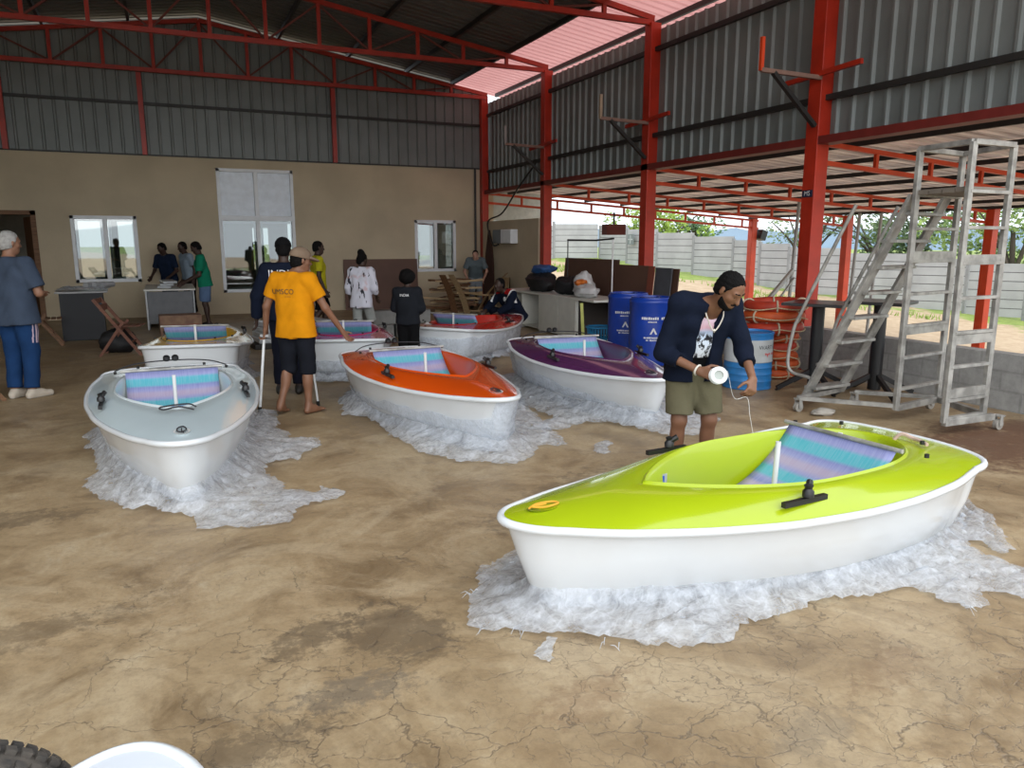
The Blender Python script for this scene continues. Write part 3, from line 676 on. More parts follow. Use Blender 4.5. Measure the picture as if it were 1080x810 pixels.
def film(label, poly, boat=None, step=.03, amp=.05, pile=.14, seed=1, skirt=None, group='film sheets under the dinghies', extra=()):
    """sheet on the floor: ragged polygon, heaped against the hull; skirt=(z_lo, z_hi(s,side)) film clinging to the hull"""
    rnd = random.Random(seed)
    P = np.array(poly); x0, y0 = P.min(0) - .1; x1, y1 = P.max(0) + .1
    nx, ny = int((x1 - x0) / step) + 1, int((y1 - y0) / step) + 1
    gx, gy = np.meshgrid(x0 + np.arange(nx) * step, y0 + np.arange(ny) * step, indexing='ij')
    jx = gx.copy(); jy = gy.copy()
    for i in range(nx):
        for j in range(ny):
            v = noise.noise_vector(Vector((gx[i, j] * 5 + seed, gy[i, j] * 5, seed * 2.)))
            jx[i, j] += v.x * .05; jy[i, j] += v.y * .05
    ins = in_poly(jx, jy, poly); db = seg_dist(jx, jy, poly)
    if boat is not None:
        M = Matrix.LocRotScale(boat.location, boat.rotation_euler, boat.scale)
        foot = [tuple((M @ hull_at(.12, i))[:2]) for i in range(0, NO, 4)]
        inh = in_poly(gx, gy, foot); dh = seg_dist(gx, gy, foot)
    z = np.zeros(gx.shape)
    for i in range(nx):
        for j in range(ny):
            if not ins[i, j]: continue
            ang = noise.noise(Vector((gx[i, j] * .8, gy[i, j] * .8, seed))) * 2.5; ca, sa = math.cos(ang), math.sin(ang); fx, fy = gx[i, j] * ca + gy[i, j] * sa, -gx[i, j] * sa + gy[i, j] * ca
            c = crumple(fx, fy * 2.4, 1.8, seed) * .55 + crumple(gx[i, j], gy[i, j], 9, seed + 3) * .07
            e = min(1, db[i, j] / .14); h = .008 + amp * c * (.35 + .65 * e)
            if boat is not None:
                if inh[i, j]: h = min(h, .03) if dh[i, j] > .05 else .04
                else:
                    big = .5 + .5 * noise.noise(Vector((gx[i, j] * 1.7, gy[i, j] * 1.7, seed * 5.)))
                    h += pile * (.4 + big) * math.exp(-dh[i, j] / .11) * e
            z[i, j] = max(.004, h)
    b = MB(); idx = -np.ones(gx.shape, int)
    for i in range(nx - 1):
        for j in range(ny - 1):
            q = ((i, j), (i+1, j), (i+1, j+1), (i, j+1)); inn = [ins[a] for a in q]
            if sum(inn) < 3: continue
            use = [a for a, k in zip(q, inn) if k]
            for a in use:
                if idx[a] < 0:
                    idx[a] = len(b.v); b.v.append((gx[a] + rnd.uniform(-.3, .3) * step, gy[a] + rnd.uniform(-.3, .3) * step, z[a]))
            ids = [int(idx[a]) for a in use]
            if len(ids) == 4 and rnd.random() < .5: b.f += [(ids[0], ids[1], ids[2]), (ids[0], ids[2], ids[3])]; b.mi += [0, 0]
            elif len(ids) == 4: b.f += [(ids[0], ids[1], ids[3]), (ids[1], ids[2], ids[3])]; b.mi += [0, 0]
            else: b.f.append(tuple(ids)); b.mi.append(0)
    if skirt:
        M = Matrix.LocRotScale(boat.location, boat.rotation_euler, boat.scale); n = 3; Z = 11; base = len(b.v)
        for i in range(NO):
            s, w = OUT[i]; top = skirt(s, w)
            top += .05 * noise.noise(Vector((s * 4, w * 6, seed)))
            for k in range(Z + 1):
                q = k / Z; zz = .02 + (max(.05, top) - .02) * q
                off = .012 + (.06 * (1 - q) ** 2 + .018) * (.5 + .5 * noise.noise(Vector((s * 9, w * 9 + seed, zz * 7)))) + .06 * (1 - q) ** 3
                b.v.append(tuple(M @ hull_at(min(zz, sheer_z(s) - .03), i, off)))
        for i in range(NO):
            j = (i + 1) % NO
            for k in range(Z):
                b.f.append((base + i*(Z+1)+k, base + j*(Z+1)+k, base + j*(Z+1)+k+1, base + i*(Z+1)+k+1)); b.mi.append(0)
    # torn threads at the rim
    for (px, py, dx, dy) in extra:
        for _ in range(4):
            a = rnd.uniform(-.9, .9); l = rnd.uniform(.03, .06); ca, sa = math.cos(a), math.sin(a); ux, uy = dx * ca - dy * sa, dx * sa + dy * ca
            p0 = (px + rnd.uniform(-.04, .04) - dx * .05, py + rnd.uniform(-.04, .04) - dy * .05, .02)
            b.tube([p0, (p0[0] + ux * l * .5, p0[1] + uy * l * .5, .022 + rnd.random() * .012), (p0[0] + ux * l, p0[1] + uy * l, .006)], [.002, .002, .001], 4)
    o = b.build('plastic_wrap', FILM, None, smooth=75)
    return tag(o, label, 'plastic wrap', group)
GP = [(1.07,2.91),(1.21,3.18),(1.38,3.46),(1.54,3.56),(1.69,3.64),(2.24,3.63),(3.31,3.9),(4.3,4.0),(4.75,3.75),(4.75,3.2),(4.6,2.85),(4.17,2.45),(4.02,2.41),(4.1,2.6),(4.05,2.66),(3.98,2.55),(3.98,2.29),(4.03,2.18),(3.74,2.0),(3.63,2.07),(3.51,2.17),(3.41,2.07),(3.31,2.09),(3.24,2.18),(3.27,2.28),(3.23,2.4),(3.02,2.37),(2.87,2.39),(2.62,2.44),(2.43,2.43),(2.26,2.43),(2.09,2.36),(1.85,2.36),(1.65,2.49),(1.55,2.64),(1.32,2.74),(1.17,2.81)]
film('crumpled bubble wrap spread under the lime green dinghy', GP, GREEN, .021, .05, .15, 1, extra=[(1.12, 2.9, -1, 0), (1.2, 3.2, -1, .3), (1.6, 2.5, -.2, -1), (2.0, 2.4, .1, -1), (2.5, 2.45, 0, -1), (3.3, 2.1, 0, -1), (1.3, 2.75, -.5, -1)])
BP = [(-.82,7.36),(-.75,7.7),(-.5,8.1),(.5,8.1),(.92,7.8),(.82,7.0),(.88,6.6),(1.12,6.56),(1.06,6.24),(.89,6.07),(.83,5.89),(.62,5.9),(.57,5.65),(.66,5.32),(.61,5.16),(.73,5.15),(.8,5.03),(.85,5.23),(1.03,4.97),(.93,4.84),(.66,4.76),(.6,4.53),(.31,4.55),(.07,4.65),(-.05,4.95),(-.22,5.12),(-.38,5.19),(-.53,5.46),(-.68,5.83),(-.69,6.04),(-.62,6.18),(-.7,6.88)]
film('crumpled clear film trailing to the right of the pale blue dinghy', BP, BLUEB, .028, .055, .22, 2)
OP = [(1.57,8.16),(1.75,8.5),(2.7,8.7),(3.3,8.5),(3.5,7.6),(3.3,6.86),(3.19,6.22),(2.93,5.4),(2.77,5.48),(2.52,5.21),(2.32,5.08),(2.22,5.12),(1.92,5.34),(1.72,5.7),(1.67,6.24),(1.63,7.13),(1.42,7.32)]
film('pulled-down film heaped under the bow of the orange dinghy', OP, ORANGE, .03, .06, .16, 3, skirt=lambda s, w: .30 + (.18 if s < .35 and w < .1 else 0) - .04 * s)
PP = [(3.6,8.6),(4.2,9.0),(4.9,8.8),(5.2,8.0),(5.2,6.53),(4.8,5.71),(4.25,5.2),(3.9,5.28),(3.78,5.67),(3.66,5.96),(3.46,6.06),(3.1,5.86),(2.94,6.12),(3.3,6.4),(3.25,7.07),(3.4,7.85)]
film('film hanging off the side of the purple dinghy', PP, PURPLE, .033, .06, .16, 4, skirt=lambda s, w: .16 + .085 * s)
def rim(boat, g, k=1.0, seed=0):
    M = Matrix.LocRotScale(boat.location, boat.rotation_euler, boat.scale); r = random.Random(seed)
    return [tuple((M @ hull_at(.14, i, g + r.uniform(-.1, .14) * k))[:2]) for i in range(0, NO, 5)]
film('clear film bunched round the yellow dinghy', rim(YELLOW, .16, 1, 5), YELLOW, .045, .05, .16, 5, skirt=lambda s, w: .30 if s > 1 else .2)
film('clear film bunched round the magenta dinghy', rim(PINK, .14, 1, 6), PINK, .045, .05, .14, 6, skirt=lambda s, w: .26)
film('clear film wrapped high round the red dinghy', rim(REDB, .16, 1, 7), REDB, .045, .05, .16, 7, skirt=lambda s, w: .40)
film('small torn scrap of film lying between the purple and lime dinghies', [(3.16,5.37),(3.35,5.45),(3.34,5.29),(3.15,5.05),(3.03,5.1)], None, .025, .05, 0, 8, group=None)
film('small twisted scrap of bubble wrap below the lime bow', [(1.26,2.58),(1.37,2.72),(1.41,2.68),(1.33,2.52),(1.28,2.51)], None, .014, .03, 0, 9, group=None)

# ------------------------------------------------------------------ people: smooth-union solids meshed with surface nets
class Solid:
    """list of primitives blended by a smooth union; every primitive may be cut by planes (point, outward normal)"""
    def __init__(s): s.p = []; s.cut = []; s.sub = []
    def cap(s, a, b, ra, rb=None, k=.03, cuts=()):
        s.p.append(('c', np.array(a, float), np.array(b, float), ra, ra if rb is None else rb, k, cuts)); return s
    def ell(s, c, r, R=None, k=.03, cuts=()):
        s.p.append(('e', np.array(c, float), np.array(r, float), np.eye(3) if R is None else np.array(R), None, k, cuts)); return s
    def mesh(s, name, vox, m, parent, noise_amp=0, smooth=True, nf=1.):
        lo = np.full(3, 1e9); hi = -lo; B = []
        for q in s.p:
            if q[0] == 'c': r = max(q[3], q[4]); l = np.minimum(q[1], q[2]) - r; h = np.maximum(q[1], q[2]) + r
            else: r = q[2].max(); l = q[1] - r; h = q[1] + r
            B.append((l, h)); lo = np.minimum(lo, l); hi = np.maximum(hi, h)
        lo -= 3 * vox; hi += 3 * vox; n = np.ceil((hi - lo) / vox).astype(int) + 1
        D = np.full(n, .5, np.float32); ax = [lo[i] + vox * np.arange(n[i]) for i in range(3)]
        def evalp(q, X, Y, Z):
            if q[0] == 'c':
                a, b, ra, rb = q[1:5]; ba = b - a; L2 = max(1e-9, ba @ ba)
                h = np.clip(((X - a[0]) * ba[0] + (Y - a[1]) * ba[1] + (Z - a[2]) * ba[2]) / L2, 0, 1)
                d = np.sqrt((X - a[0] - h * ba[0]) ** 2 + (Y - a[1] - h * ba[1]) ** 2 + (Z - a[2] - h * ba[2]) ** 2) - (ra + (rb - ra) * h)
            else:
                c, r, R = q[1:4]; x, y, z = X - c[0], Y - c[1], Z - c[2]
                u = [(R[0, i] * x + R[1, i] * y + R[2, i] * z) for i in range(3)]
                k0 = np.sqrt(sum((u[i] / r[i]) ** 2 for i in range(3))); k1 = np.sqrt(sum((u[i] / r[i] ** 2) ** 2 for i in range(3))) + 1e-9
                d = k0 * (k0 - 1) / k1
            for (pt, nn) in q[6]:
                d = np.maximum(d, (X - pt[0]) * nn[0] + (Y - pt[1]) * nn[1] + (Z - pt[2]) * nn[2])
            return d
        for q, (l, h) in zip(s.p, B):
            mgn = q[5] + 3 * vox
            i0 = np.maximum(0, np.floor((l - mgn - lo) / vox).astype(int)); i1 = np.minimum(n, np.ceil((h + mgn - lo) / vox).astype(int) + 1)
            sl = tuple(slice(a, b) for a, b in zip(i0, i1)); X = ax[0][sl[0]][:, None, None]; Y = ax[1][sl[1]][None, :, None]; Z = ax[2][sl[2]][None, None, :]
            d = evalp(q, X, Y, Z); o = D[sl]; k = max(1e-4, q[5])
            hh = np.maximum(k - np.abs(o - d), 0) / k; D[sl] = np.minimum(o, d) - hh * hh * k * .25
        X = ax[0][:, None, None]; Y = ax[1][None, :, None]; Z = ax[2][None, None, :]
        for q in s.sub: D = np.maximum(D, -evalp(q, X, Y, Z))
        for (pt, nn) in s.cut: D = np.maximum(D, (X - pt[0]) * nn[0] + (Y - pt[1]) * nn[1] + (Z - pt[2]) * nn[2])
        if noise_amp: # cloth folds / hair tufts
            D = D + noise_amp * (np.sin(nf * (31 * Z + 9 * X + 3 * np.sin(17 * Y))) * np.sin(nf * (23 * Y + 13 * X + 7 * Z)))
        v, f = nets(D, lo, vox)
        me = bpy.data.meshes.new(name); me.from_pydata(v, [], f)
        me.polygons.foreach_set('use_smooth', [smooth] * len(me.polygons)); me.update()
        return link_mesh(name, me, m, parent)
def nets(D, lo, vox):
    ins = D < 0; n = D.shape
    S_ = np.zeros(tuple(k - 1 for k in n) + (3,), np.float32); C_ = np.zeros(tuple(k - 1 for k in n), np.int16)
    off = [(i, j, k) for i in (0, 1) for j in (0, 1) for k in (0, 1)]
    def view(A, o): return A[o[0]:n[0]-1+o[0], o[1]:n[1]-1+o[1], o[2]:n[2]-1+o[2]]
    for a in range(3):
        for o in off:
            if o[a]: continue
            o2 = tuple(1 if i == a else o[i] for i in range(3)); d0, d1 = view(D, o), view(D, o2)
            x = view(ins, o) != view(ins, o2); idx = np.nonzero(x)
            t = d0[idx] / (d0[idx] - d1[idx])
            for c in range(3): S_[idx + (np.full(len(idx[0]), c),)] += (t if c == a else o[c])
            C_[idx] += 1
    act = np.nonzero(C_); num = -np.ones(C_.shape, np.int64); num[act] = np.arange(len(act[0]))
    V = (np.stack(act, 1) + S_[act] / C_[act][:, None]) * vox + lo
    F = []
    for a in range(3):
        b, c = (a + 1) % 3, (a + 2) % 3
        s0 = [slice(1, -1)] * 3; s1 = [slice(1, -1)] * 3; s0[a] = slice(0, -1); s1[a] = slice(1, None)
        i0, i1 = ins[tuple(s0)], ins[tuple(s1)]; x = np.nonzero(i0 != i1)
        P = [x[k] + (0 if k == a else 1) for k in range(3)]; sg = i0[x]
        def cell(db, dc):
            q = [P[0].copy(), P[1].copy(), P[2].copy()]; q[b] -= db; q[c] -= dc; return num[tuple(q)]
        Q = np.stack([cell(0, 0), cell(1, 0), cell(1, 1), cell(0, 1)], 1)
        Q[~sg] = Q[~sg][:, ::-1]; F.append(Q)
    F = np.concatenate(F); F = F[(F >= 0).all(1)]
    return V.tolist(), F.tolist()
def Ry(a): c, s = math.cos(a), math.sin(a); return np.array([[c, 0, s], [0, 1, 0], [-s, 0, c]])
def Rz(a): c, s = math.cos(a), math.sin(a); return np.array([[c, -s, 0], [s, c, 0], [0, 0, 1]])
def Rx(a): c, s = math.cos(a), math.sin(a); return np.array([[1, 0, 0], [0, c, -s], [0, s, c]])
A3 = lambda *p: np.array(p, float)
def unit(v): return v / (np.linalg.norm(v) + 1e-9)
SKIN = {k: mat('skin_' + k, c, .55, 0, .1, 9.) for k, c in dict(brown=(.20, .092, .050), dark=(.045, .022, .014), mid=(.28, .14, .085), pale=(.46, .25, .18)).items()}
HAIR = mat('black_hair', (.005, .0045, .0045), .8, 0, .3, 40., .5, 120., None, .15); GREYHAIR = mat('white_hair', (.36, .35, .335), .8, 0, .2, 30., .4, 100.)
def person(label, loc, facing, h=1.75, skin='brown', lean=0, squat=0, head=(0, 0), joints=None, shirt=None, bottoms=None, shoes=None, hair='short',
           hairmat=None, hands=None, vox=.013, twist=0, build=1.0, cap=None, lettering=None, extras=None, group=None, hip_z=None):
    """local frame: x forward, y left, z up. joints in metres for a 1.75 m person, scaled by h/1.75"""
    t = thing('person', label, 'person', (loc[0], loc[1], loc[2] if len(loc) > 2 else 0), math.radians(facing), group)
    k = h / 1.75; bw = build; sk = SKIN[skin]
    J = {}
    hz_ = hip_z if hip_z is not None else .92
    for s, n in ((1, 'L'), (-1, 'R')):
        J['hip' + n] = A3(0, .088 * s, hz_); J['knee' + n] = A3(.03, .10 * s, .49); J['ankle' + n] = A3(-.02, .105 * s, .085); J['toe' + n] = A3(.15, .125 * s, .03)
    up = dict(pelvis=A3(0, 0, .97), waist=A3(.0, 0, 1.10), chest=A3(.01, 0, 1.29), neck=A3(-.01, 0, 1.46), headc=A3(.03, 0, 1.625))
    for s, n in ((1, 'L'), (-1, 'R')):
        up['sh' + n] = A3(-.01, .185 * s, 1.405); up['elb' + n] = A3(-.04, .245 * s, 1.11); up['wri' + n] = A3(.06, .26 * s, .86)
    RL = Rz(math.radians(twist)) @ Ry(math.radians(lean)); hb = A3(0, 0, .92)
    for n, p in up.items(): J[n] = RL @ (p - hb) + A3(0, 0, hz_)
    for n, p in (joints or {}).items(): J[n] = A3(*p)
    for n in J: J[n] = J[n] * k
    spine = unit(J['neck'] - J['pelvis']); left = unit(J['shL'] - J['shR']); fwd = np.cross(left, spine); fwd = unit(fwd)
    HR = Rz(math.radians(head[0])) @ Ry(math.radians(head[1])); hc = J['headc']
    H = lambda x, y, z: hc + HR @ A3(x, y, z) * k
    b = Solid()
    # head and face
    b.ell(H(-.012, 0, .035), A3(.097, .076, .085) * k, HR); b.ell(H(.022, 0, -.035), A3(.070, .060, .088) * k, HR, .03)
    b.ell(H(.055, 0, -.092), A3(.030, .034, .026) * k, HR, .03)
    b.cap(H(.088, 0, .012), H(.108, 0, -.028), .009 * k, .0135 * k, .012); b.cap(H(.076, -.04, .028), H(.076, .04, .028), .013 * k, None, .015)
    b.cap(H(.086, -.018, -.066), H(.086, .018, -.066), .008 * k, None, .01); b.cap(H(.083, -.014, -.079), H(.083, .014, -.079), .009 * k, None, .01)
    for s in (1, -1):
        b.ell(H(-.005, .076 * s, -.005), A3(.018, .010, .032) * k, HR, .008); b.ell(H(.05, .038 * s, -.02), A3(.03, .025, .025) * k, HR, .02)
    b.cap(J['neck'] - spine * .04 * k, H(-.012, 0, -.06), .058 * k, .052 * k, .03)
    # trunk
    for s in (1, -1):
        o = left * s
        b.cap(J['chest'] + o * .075 * k, J['waist'] + o * .055 * k, .105 * k * bw, .098 * k * bw, .06); b.cap(J['waist'] + o * .05 * k, J['pelvis'] + o * .07 * k, .10 * k * bw, .105 * k * bw, .05)
    b.cap(J['shL'], J['shR'], .052 * k, None, .06)
    for n in 'LR': b.cap(J['neck'] - spine * .02 * k, J['neck'] * .25 + J['sh' + n] * .75, .050 * k, .05 * k, .04)
    handinfo = hands or {}
    for s, n in ((1, 'L'), (-1, 'R')):
        b.cap(J['sh' + n], J['elb' + n], .050 * k, .038 * k, .03); b.cap(J['elb' + n], J['wri' + n], .039 * k, .026 * k, .02)
        b.cap(J['hip' + n], J['knee' + n], .088 * k * bw, .055 * k, .04); mid = J['knee' + n] * .68 + J['ankle' + n] * .32
        b.cap(J['knee' + n], J['ankle' + n], .053 * k, .034 * k, .03); b.ell(mid + A3(-.018, 0, 0) * k, A3(.05, .048, .11) * k, None, .03)
        heel = J['ankle' + n] + A3(-.035, 0, -.045) * k
        b.cap(heel, J['toe' + n], .034 * k, .024 * k, .03); b.cap(J['ankle' + n], (J['toe' + n] + J['ankle' + n]) / 2, .036 * k, .03 * k, .03)
        if not shoes:
            fd = unit(J['toe' + n] - heel); sd = np.cross(A3(0, 0, 1), fd)
            for q in range(5):
                p0 = J['toe' + n] + sd * (.030 - .015 * q) * s * -k + fd * .0; b.cap(p0, p0 + fd * (.052 - .006 * q) * k, .0125 * k, .009 * k, .006)
        # hand
        hd = handinfo.get(n, {}); w = J['wri' + n]; d = unit(A3(*hd['dir'])) if 'dir' in hd else unit(w - J['elb' + n])
        th = A3(*hd['thumb']) if 'thumb' in hd else A3(1, 0, .2); th = unit(th - d * (th @ d)); nn = np.cross(d, th) * (1 if s < 0 else -1)
        if 'palm' in hd: nn = unit(A3(*hd['palm']) - d * (A3(*hd['palm']) @ d))
        cu = hd.get('curl', .45); fr = .0098 * k + .002 * (vox > .012)
        for q in (-1, 0, 1): b.cap(w + th * .018 * q * k, w + (d * .085 + th * .026 * q) * k, .0165 * k, .0145 * k, .015)
        for q, ln in enumerate((.066, .075, .070, .056)):
            p0 = w + (d * .088 + th * (.033 - .022 * q)) * k; c1 = cu * (1 + .1 * q); d1 = d * math.cos(c1) + nn * math.sin(c1); p1 = p0 + d1 * ln * .52 * k
            c2 = cu * 2.1; d2 = d * math.cos(c2) + nn * math.sin(c2); b.cap(p0, p1, fr, fr * .95, .006); b.cap(p1, p1 + d2 * ln * .5 * k, fr * .95, fr * .8, .004)
        p0 = w + (d * .028 + th * .026) * k; p1 = p0 + (th * .030 + d * .030 + nn * .012 * (1 + cu)) * k; b.cap(p0, p1, .0135 * k, .0115 * k, .01); b.cap(p1, p1 + (d * .03 + nn * .022 * cu * 2 + th * .006) * k, .0110 * k, .009 * k, .004)
    b.mesh('body', vox, sk, t)
    # eyes
    e = MB()
    if vox < .012:
        for s in (1, -1): e.lathe([(0, -.011), (.008, -.008), (.0115, 0), (.008, .008), (0, .011)], H(.072, .032 * s, .004), 10)
        e.build('eyes', mat('eye_dark', (.03, .022, .02), .2), t, smooth=180)
        eb = Solid()
        for s in (1, -1): eb.cap(H(.088, .014 * s, .034), H(.080, .050 * s, .036), .0065 * k, .005 * k, .005)
        eb.mesh('eyebrows', .005, hairmat or HAIR, t)
    # hair
    hm = hairmat or HAIR
    if hair in ('short', 'beard'):
        q = Solid(); q.ell(H(-.014, 0, .034), A3(.101, .080, .091) * k, HR, .02); q.ell(H(-.035, 0, -.03), A3(.075, .073, .07) * k, HR, .03); q.cap(H(.022, .068, .03), H(.026, .066, -.03), .011 * k, .008 * k, .015); q.cap(H(.022, -.068, .03), H(.026, -.066, -.03), .011 * k, .008 * k, .015)
        q.cut = [(H(.046, 0, .062), HR @ A3(.88, 0, -.42)), (H(-.06, 0, -.075), HR @ A3(.45, 0, -.9))]
        q.mesh('hair', max(.005, vox * .7), hm, t, .0035, True, 7.)
        if hair == 'beard':
            q = Solid(); q.ell(H(.026, 0, -.055), A3(.073, .066, .078) * k, HR, .02); q.ell(H(.058, 0, -.092), A3(.036, .04, .034) * k, HR, .02)
            q.cut = [(H(.05, 0, -.058), HR @ A3(.55, 0, .84)), (H(.004, 0, 0), HR @ A3(-1, 0, 0))]; q.mesh('beard', .006, hm, t, .001)
            q = Solid(); q.cap(H(.090, -.024, -.056), H(.098, 0, -.050), .006 * k, None, .005).cap(H(.090, .024, -.056), H(.098, 0, -.050), .006 * k, None, .005); q.mesh('moustache', .005, hm, t)
    elif hair == 'afro':
        q = Solid(); q.ell(H(-.03, 0, .045), A3(.15, .148, .14) * k, HR, .03); q.cut = [(H(.06, 0, .03), HR @ A3(.85, 0, -.5))]; q.mesh('hair', .01, hm, t, .007)
    elif hair == 'bun':
        q = Solid(); q.ell(H(-.014, 0, .03), A3(.105, .084, .098) * k, HR, .02, [(H(.05, 0, .04), HR @ A3(.8, 0, -.6))]); q.ell(H(-.06, 0, .125), A3(.07, .06, .065) * k, HR, .03); q.ell(H(-.08, 0, -.03), A3(.045, .065, .08) * k, HR, .03); q.mesh('hair', .009, hm, t, .004)
    if cap:
        q = Solid(); q.ell(H(-.012, 0, .045), A3(.112, .090, .095) * k, HR, .02); q.cut = [(H(0, 0, .022), HR @ A3(-.1, 0, -1))]; c = q.mesh('cap', max(.007, vox * .7), cap, t)
        q = Solid(); q.ell(H(.11, 0, .03), A3(.085, .075, .020) * k, HR @ Ry(.2), .01, [(H(.05, 0, 0), HR @ A3(-1, 0, 0))]); q.mesh('cap_brim', .006, cap, c)
    # clothes
    out = {}
    if shirt:
        m, sleeve, hem = shirt['mat'], shirt.get('sleeve', .62), shirt.get('hem', .10); fat = shirt.get('fat', .016)
        q = Solid(); hp = J['pelvis'] - spine * (hem - .02) * k; hn = -spine
        if 'hemn' in shirt: hp = J['pelvis'] * 1.0 + A3(0, 0, -hem * k); hn = A3(*shirt['hemn'])
        hc_ = [(hp, hn)]
        for s in (1, -1):
            o = left * s
            q.cap(J['chest'] + o * .078 * k, J['waist'] + o * .06 * k, (.105 * bw + fat) * k, (.098 * bw + fat) * k, .06, hc_); q.cap(J['waist'] + o * .06 * k, hp + o * .072 * k - spine * .05 * k, (.098 * bw + fat) * k, (.116 * bw + fat * 1.45) * k, .05, hc_)
        q.cap(J['shL'], J['shR'], (.048 + fat) * k, None, .06, [(J['neck'] + spine * .015 * k, spine)])
        for n in 'LR': q.cap(J['neck'] - spine * .03 * k, J['neck'] * .2 + J['sh' + n] * .8, (.045 + fat) * k, (.05 + fat) * k, .04, [(J['neck'] + spine * .01 * k, spine)])
        q.cap(J['neck'] - spine * .06 * k, J['neck'] + spine * .02 * k, .075 * k, .066 * k, .03, [(J['neck'] + spine * .005 * k, unit(spine + fwd * .25))])
        for n in 'LR':
            a, e_, w = J['sh' + n], J['elb' + n], J['wri' + n]; sf = fat * shirt.get('sfat', 1.0)
            if sleeve < 1: p = a + (e_ - a) * sleeve; q.cap(a, e_, (.054 + sf) * k, (.046 + sf * 1.4) * k, .035, [(p, unit(e_ - a))])
            else:
                f_ = sleeve - 1; q.cap(a, e_, (.054 + sf) * k, (.044 + sf) * k, .035); p = e_ + (w - e_) * f_; q.cap(e_, w, (.044 + sf) * k, (.034 + sf) * k, .025, [(p, unit(w - e_))])
        if 'open' in shirt: q.sub = shirt['open'](J, k, spine, left, fwd)
        out['shirt'] = q.mesh(shirt.get('name', 'shirt'), vox * .9, m, t, shirt.get('folds', .0035))
    if shirt and 'inner' in shirt:
        q = Solid(); hp = J['pelvis'] - A3(0, 0, .16) * k; c_ = [(hp, A3(0, 0, -1))]
        for s in (1, -1):
            o = left * s; q.cap(J['chest'] + o * .076 * k, J['waist'] + o * .058 * k, .112 * k * bw, .106 * k * bw, .06, c_); q.cap(J['waist'] + o * .055 * k, J['pelvis'] + o * .07 * k - spine * .1 * k, .107 * k * bw, .130 * k * bw, .05, c_)
        q.cap(J['shL'] * .8 + J['shR'] * .2, J['shR'] * .8 + J['shL'] * .2, .056 * k, None, .05, [(J['neck'] - spine * .03 * k, unit(spine + fwd * .7))])
        out['inner'] = q.mesh('tshirt', vox * .9, shirt['inner'], t, .002)
    if bottoms:
        m, ln = bottoms['mat'], bottoms.get('length', .95); fat = bottoms.get('fat', .016); q = Solid()
        q.cap(J['pelvis'] + left * .06 * k + spine * .03 * k, J['pelvis'] - left * .06 * k + spine * .03 * k, (.106 * bw + fat * .6) * k, None, .05, [(J['pelvis'] + spine * bottoms.get('top', .08) * k, spine)])
        for n in 'LR':
            a, e_, w = J['hip' + n], J['knee' + n], J['ankle' + n]
            if ln <= 1: p = a + (e_ - a) * ln; q.cap(a, e_, (.092 * bw + fat) * k, (.066 + fat * 1.6) * k, .04, [(p, unit(e_ - a))])
            else: q.cap(a, e_, (.092 * bw + fat) * k, (.062 + fat) * k, .04); p = e_ + (w - e_) * (ln - 1); q.cap(e_, w, (.060 + fat) * k, (.050 + fat) * k, .03, [(p, unit(w - e_))])
        out['bottoms'] = q.mesh(bottoms.get('name', 'trousers'), vox * .9, m, t, .004)
    if shoes:
        for n in 'LR':
            q = Solid(); a = J['ankle' + n]; to = J['toe' + n]; heel = a + A3(-.04, 0, -.045) * k; q.cap(heel, to + A3(0, 0, .004), .042 * k, .036 * k, .03); q.cap(a + A3(0, 0, -.01) * k, (a + to) / 2, .048 * k, .036 * k, .03)
            q.cut = [(A3(0, 0, min(heel[2], to[2]) - .028 * k), A3(0, 0, -1)), (a + A3(0, 0, .03) * k, A3(0, 0, 1))]
            sh = q.mesh('shoe', .008 if vox < .014 else .012, shoes[0], t)
            if len(shoes) > 1: q.cut = [(A3(0, 0, min(heel[2], to[2]) - .03 * k), A3(0, 0, -1)), (A3(0, 0, min(heel[2], to[2]) - .008 * k), A3(0, 0, 1))]; q.p = [(c[0], c[1], c[2], c[3] + .003, c[4] + .003, c[5], c[6]) for c in q.p]; q.mesh('sole', .008, shoes[1], sh)
    if lettering and 'shirt' in out:
        for (txt, size, pos, dirn, m, nm) in lettering: project_text(nm, txt, size * k, J['chest'] + (left * pos[0] + spine * pos[1]) * k, left, spine, fwd, dirn, out['shirt'], m)
    t['_k'] = k
    del t['_k']
    return t, J, out, dict(k=k, left=left, spine=spine, fwd=fwd, H=H, HR=HR)
def bvh_of(o):
    me = o.data; return BVHTree.FromPolygons([v.co.copy() for v in me.vertices], [tuple(p.vertices) for p in me.polygons])
def text_mesh(txt, size):
    cu = bpy.data.curves.new('lettering', 'FONT'); cu.body = txt; cu.size = size; cu.align_x = 'CENTER'; cu.align_y = 'CENTER'; cu.resolution_u = 3
    o = bpy.data.objects.new('lettering', cu); COL.objects.link(o); dg = bpy.context.evaluated_depsgraph_get(); dg.update()
    me = bpy.data.meshes.new_from_object(o.evaluated_get(dg)); bpy.data.objects.remove(o); bpy.data.curves.remove(cu)
    V = [(v.co.x, v.co.y) for v in me.vertices]; F = [tuple(p.vertices) for p in me.polygons]; bpy.data.meshes.remove(me)
    return V, F
def project_text(name, txt, size, centre, left, spine, fwd, dirn, target, m, bold=0):
    """lettering laid on a garment: dirn -1 = on the back, +1 = on the chest"""
    V, F = text_mesh(txt, size); bv = bvh_of(target); out = []; ray = -fwd * dirn; right = -left if dirn < 0 else left
    for (x, y) in V:
        p = centre + right * x + spine * y; o = Vector(p + fwd * dirn * .6); hit = bv.ray_cast(o, Vector(ray))
        q = hit[0] if hit[0] is not None else Vector(p); out.append(q - Vector(ray) * .004)
    # right-handed reading direction: from behind, the reader's right is the wearer's right
    me = bpy.data.meshes.new(name); me.from_pydata(out, [], F); return link_mesh(name, me, m, target)
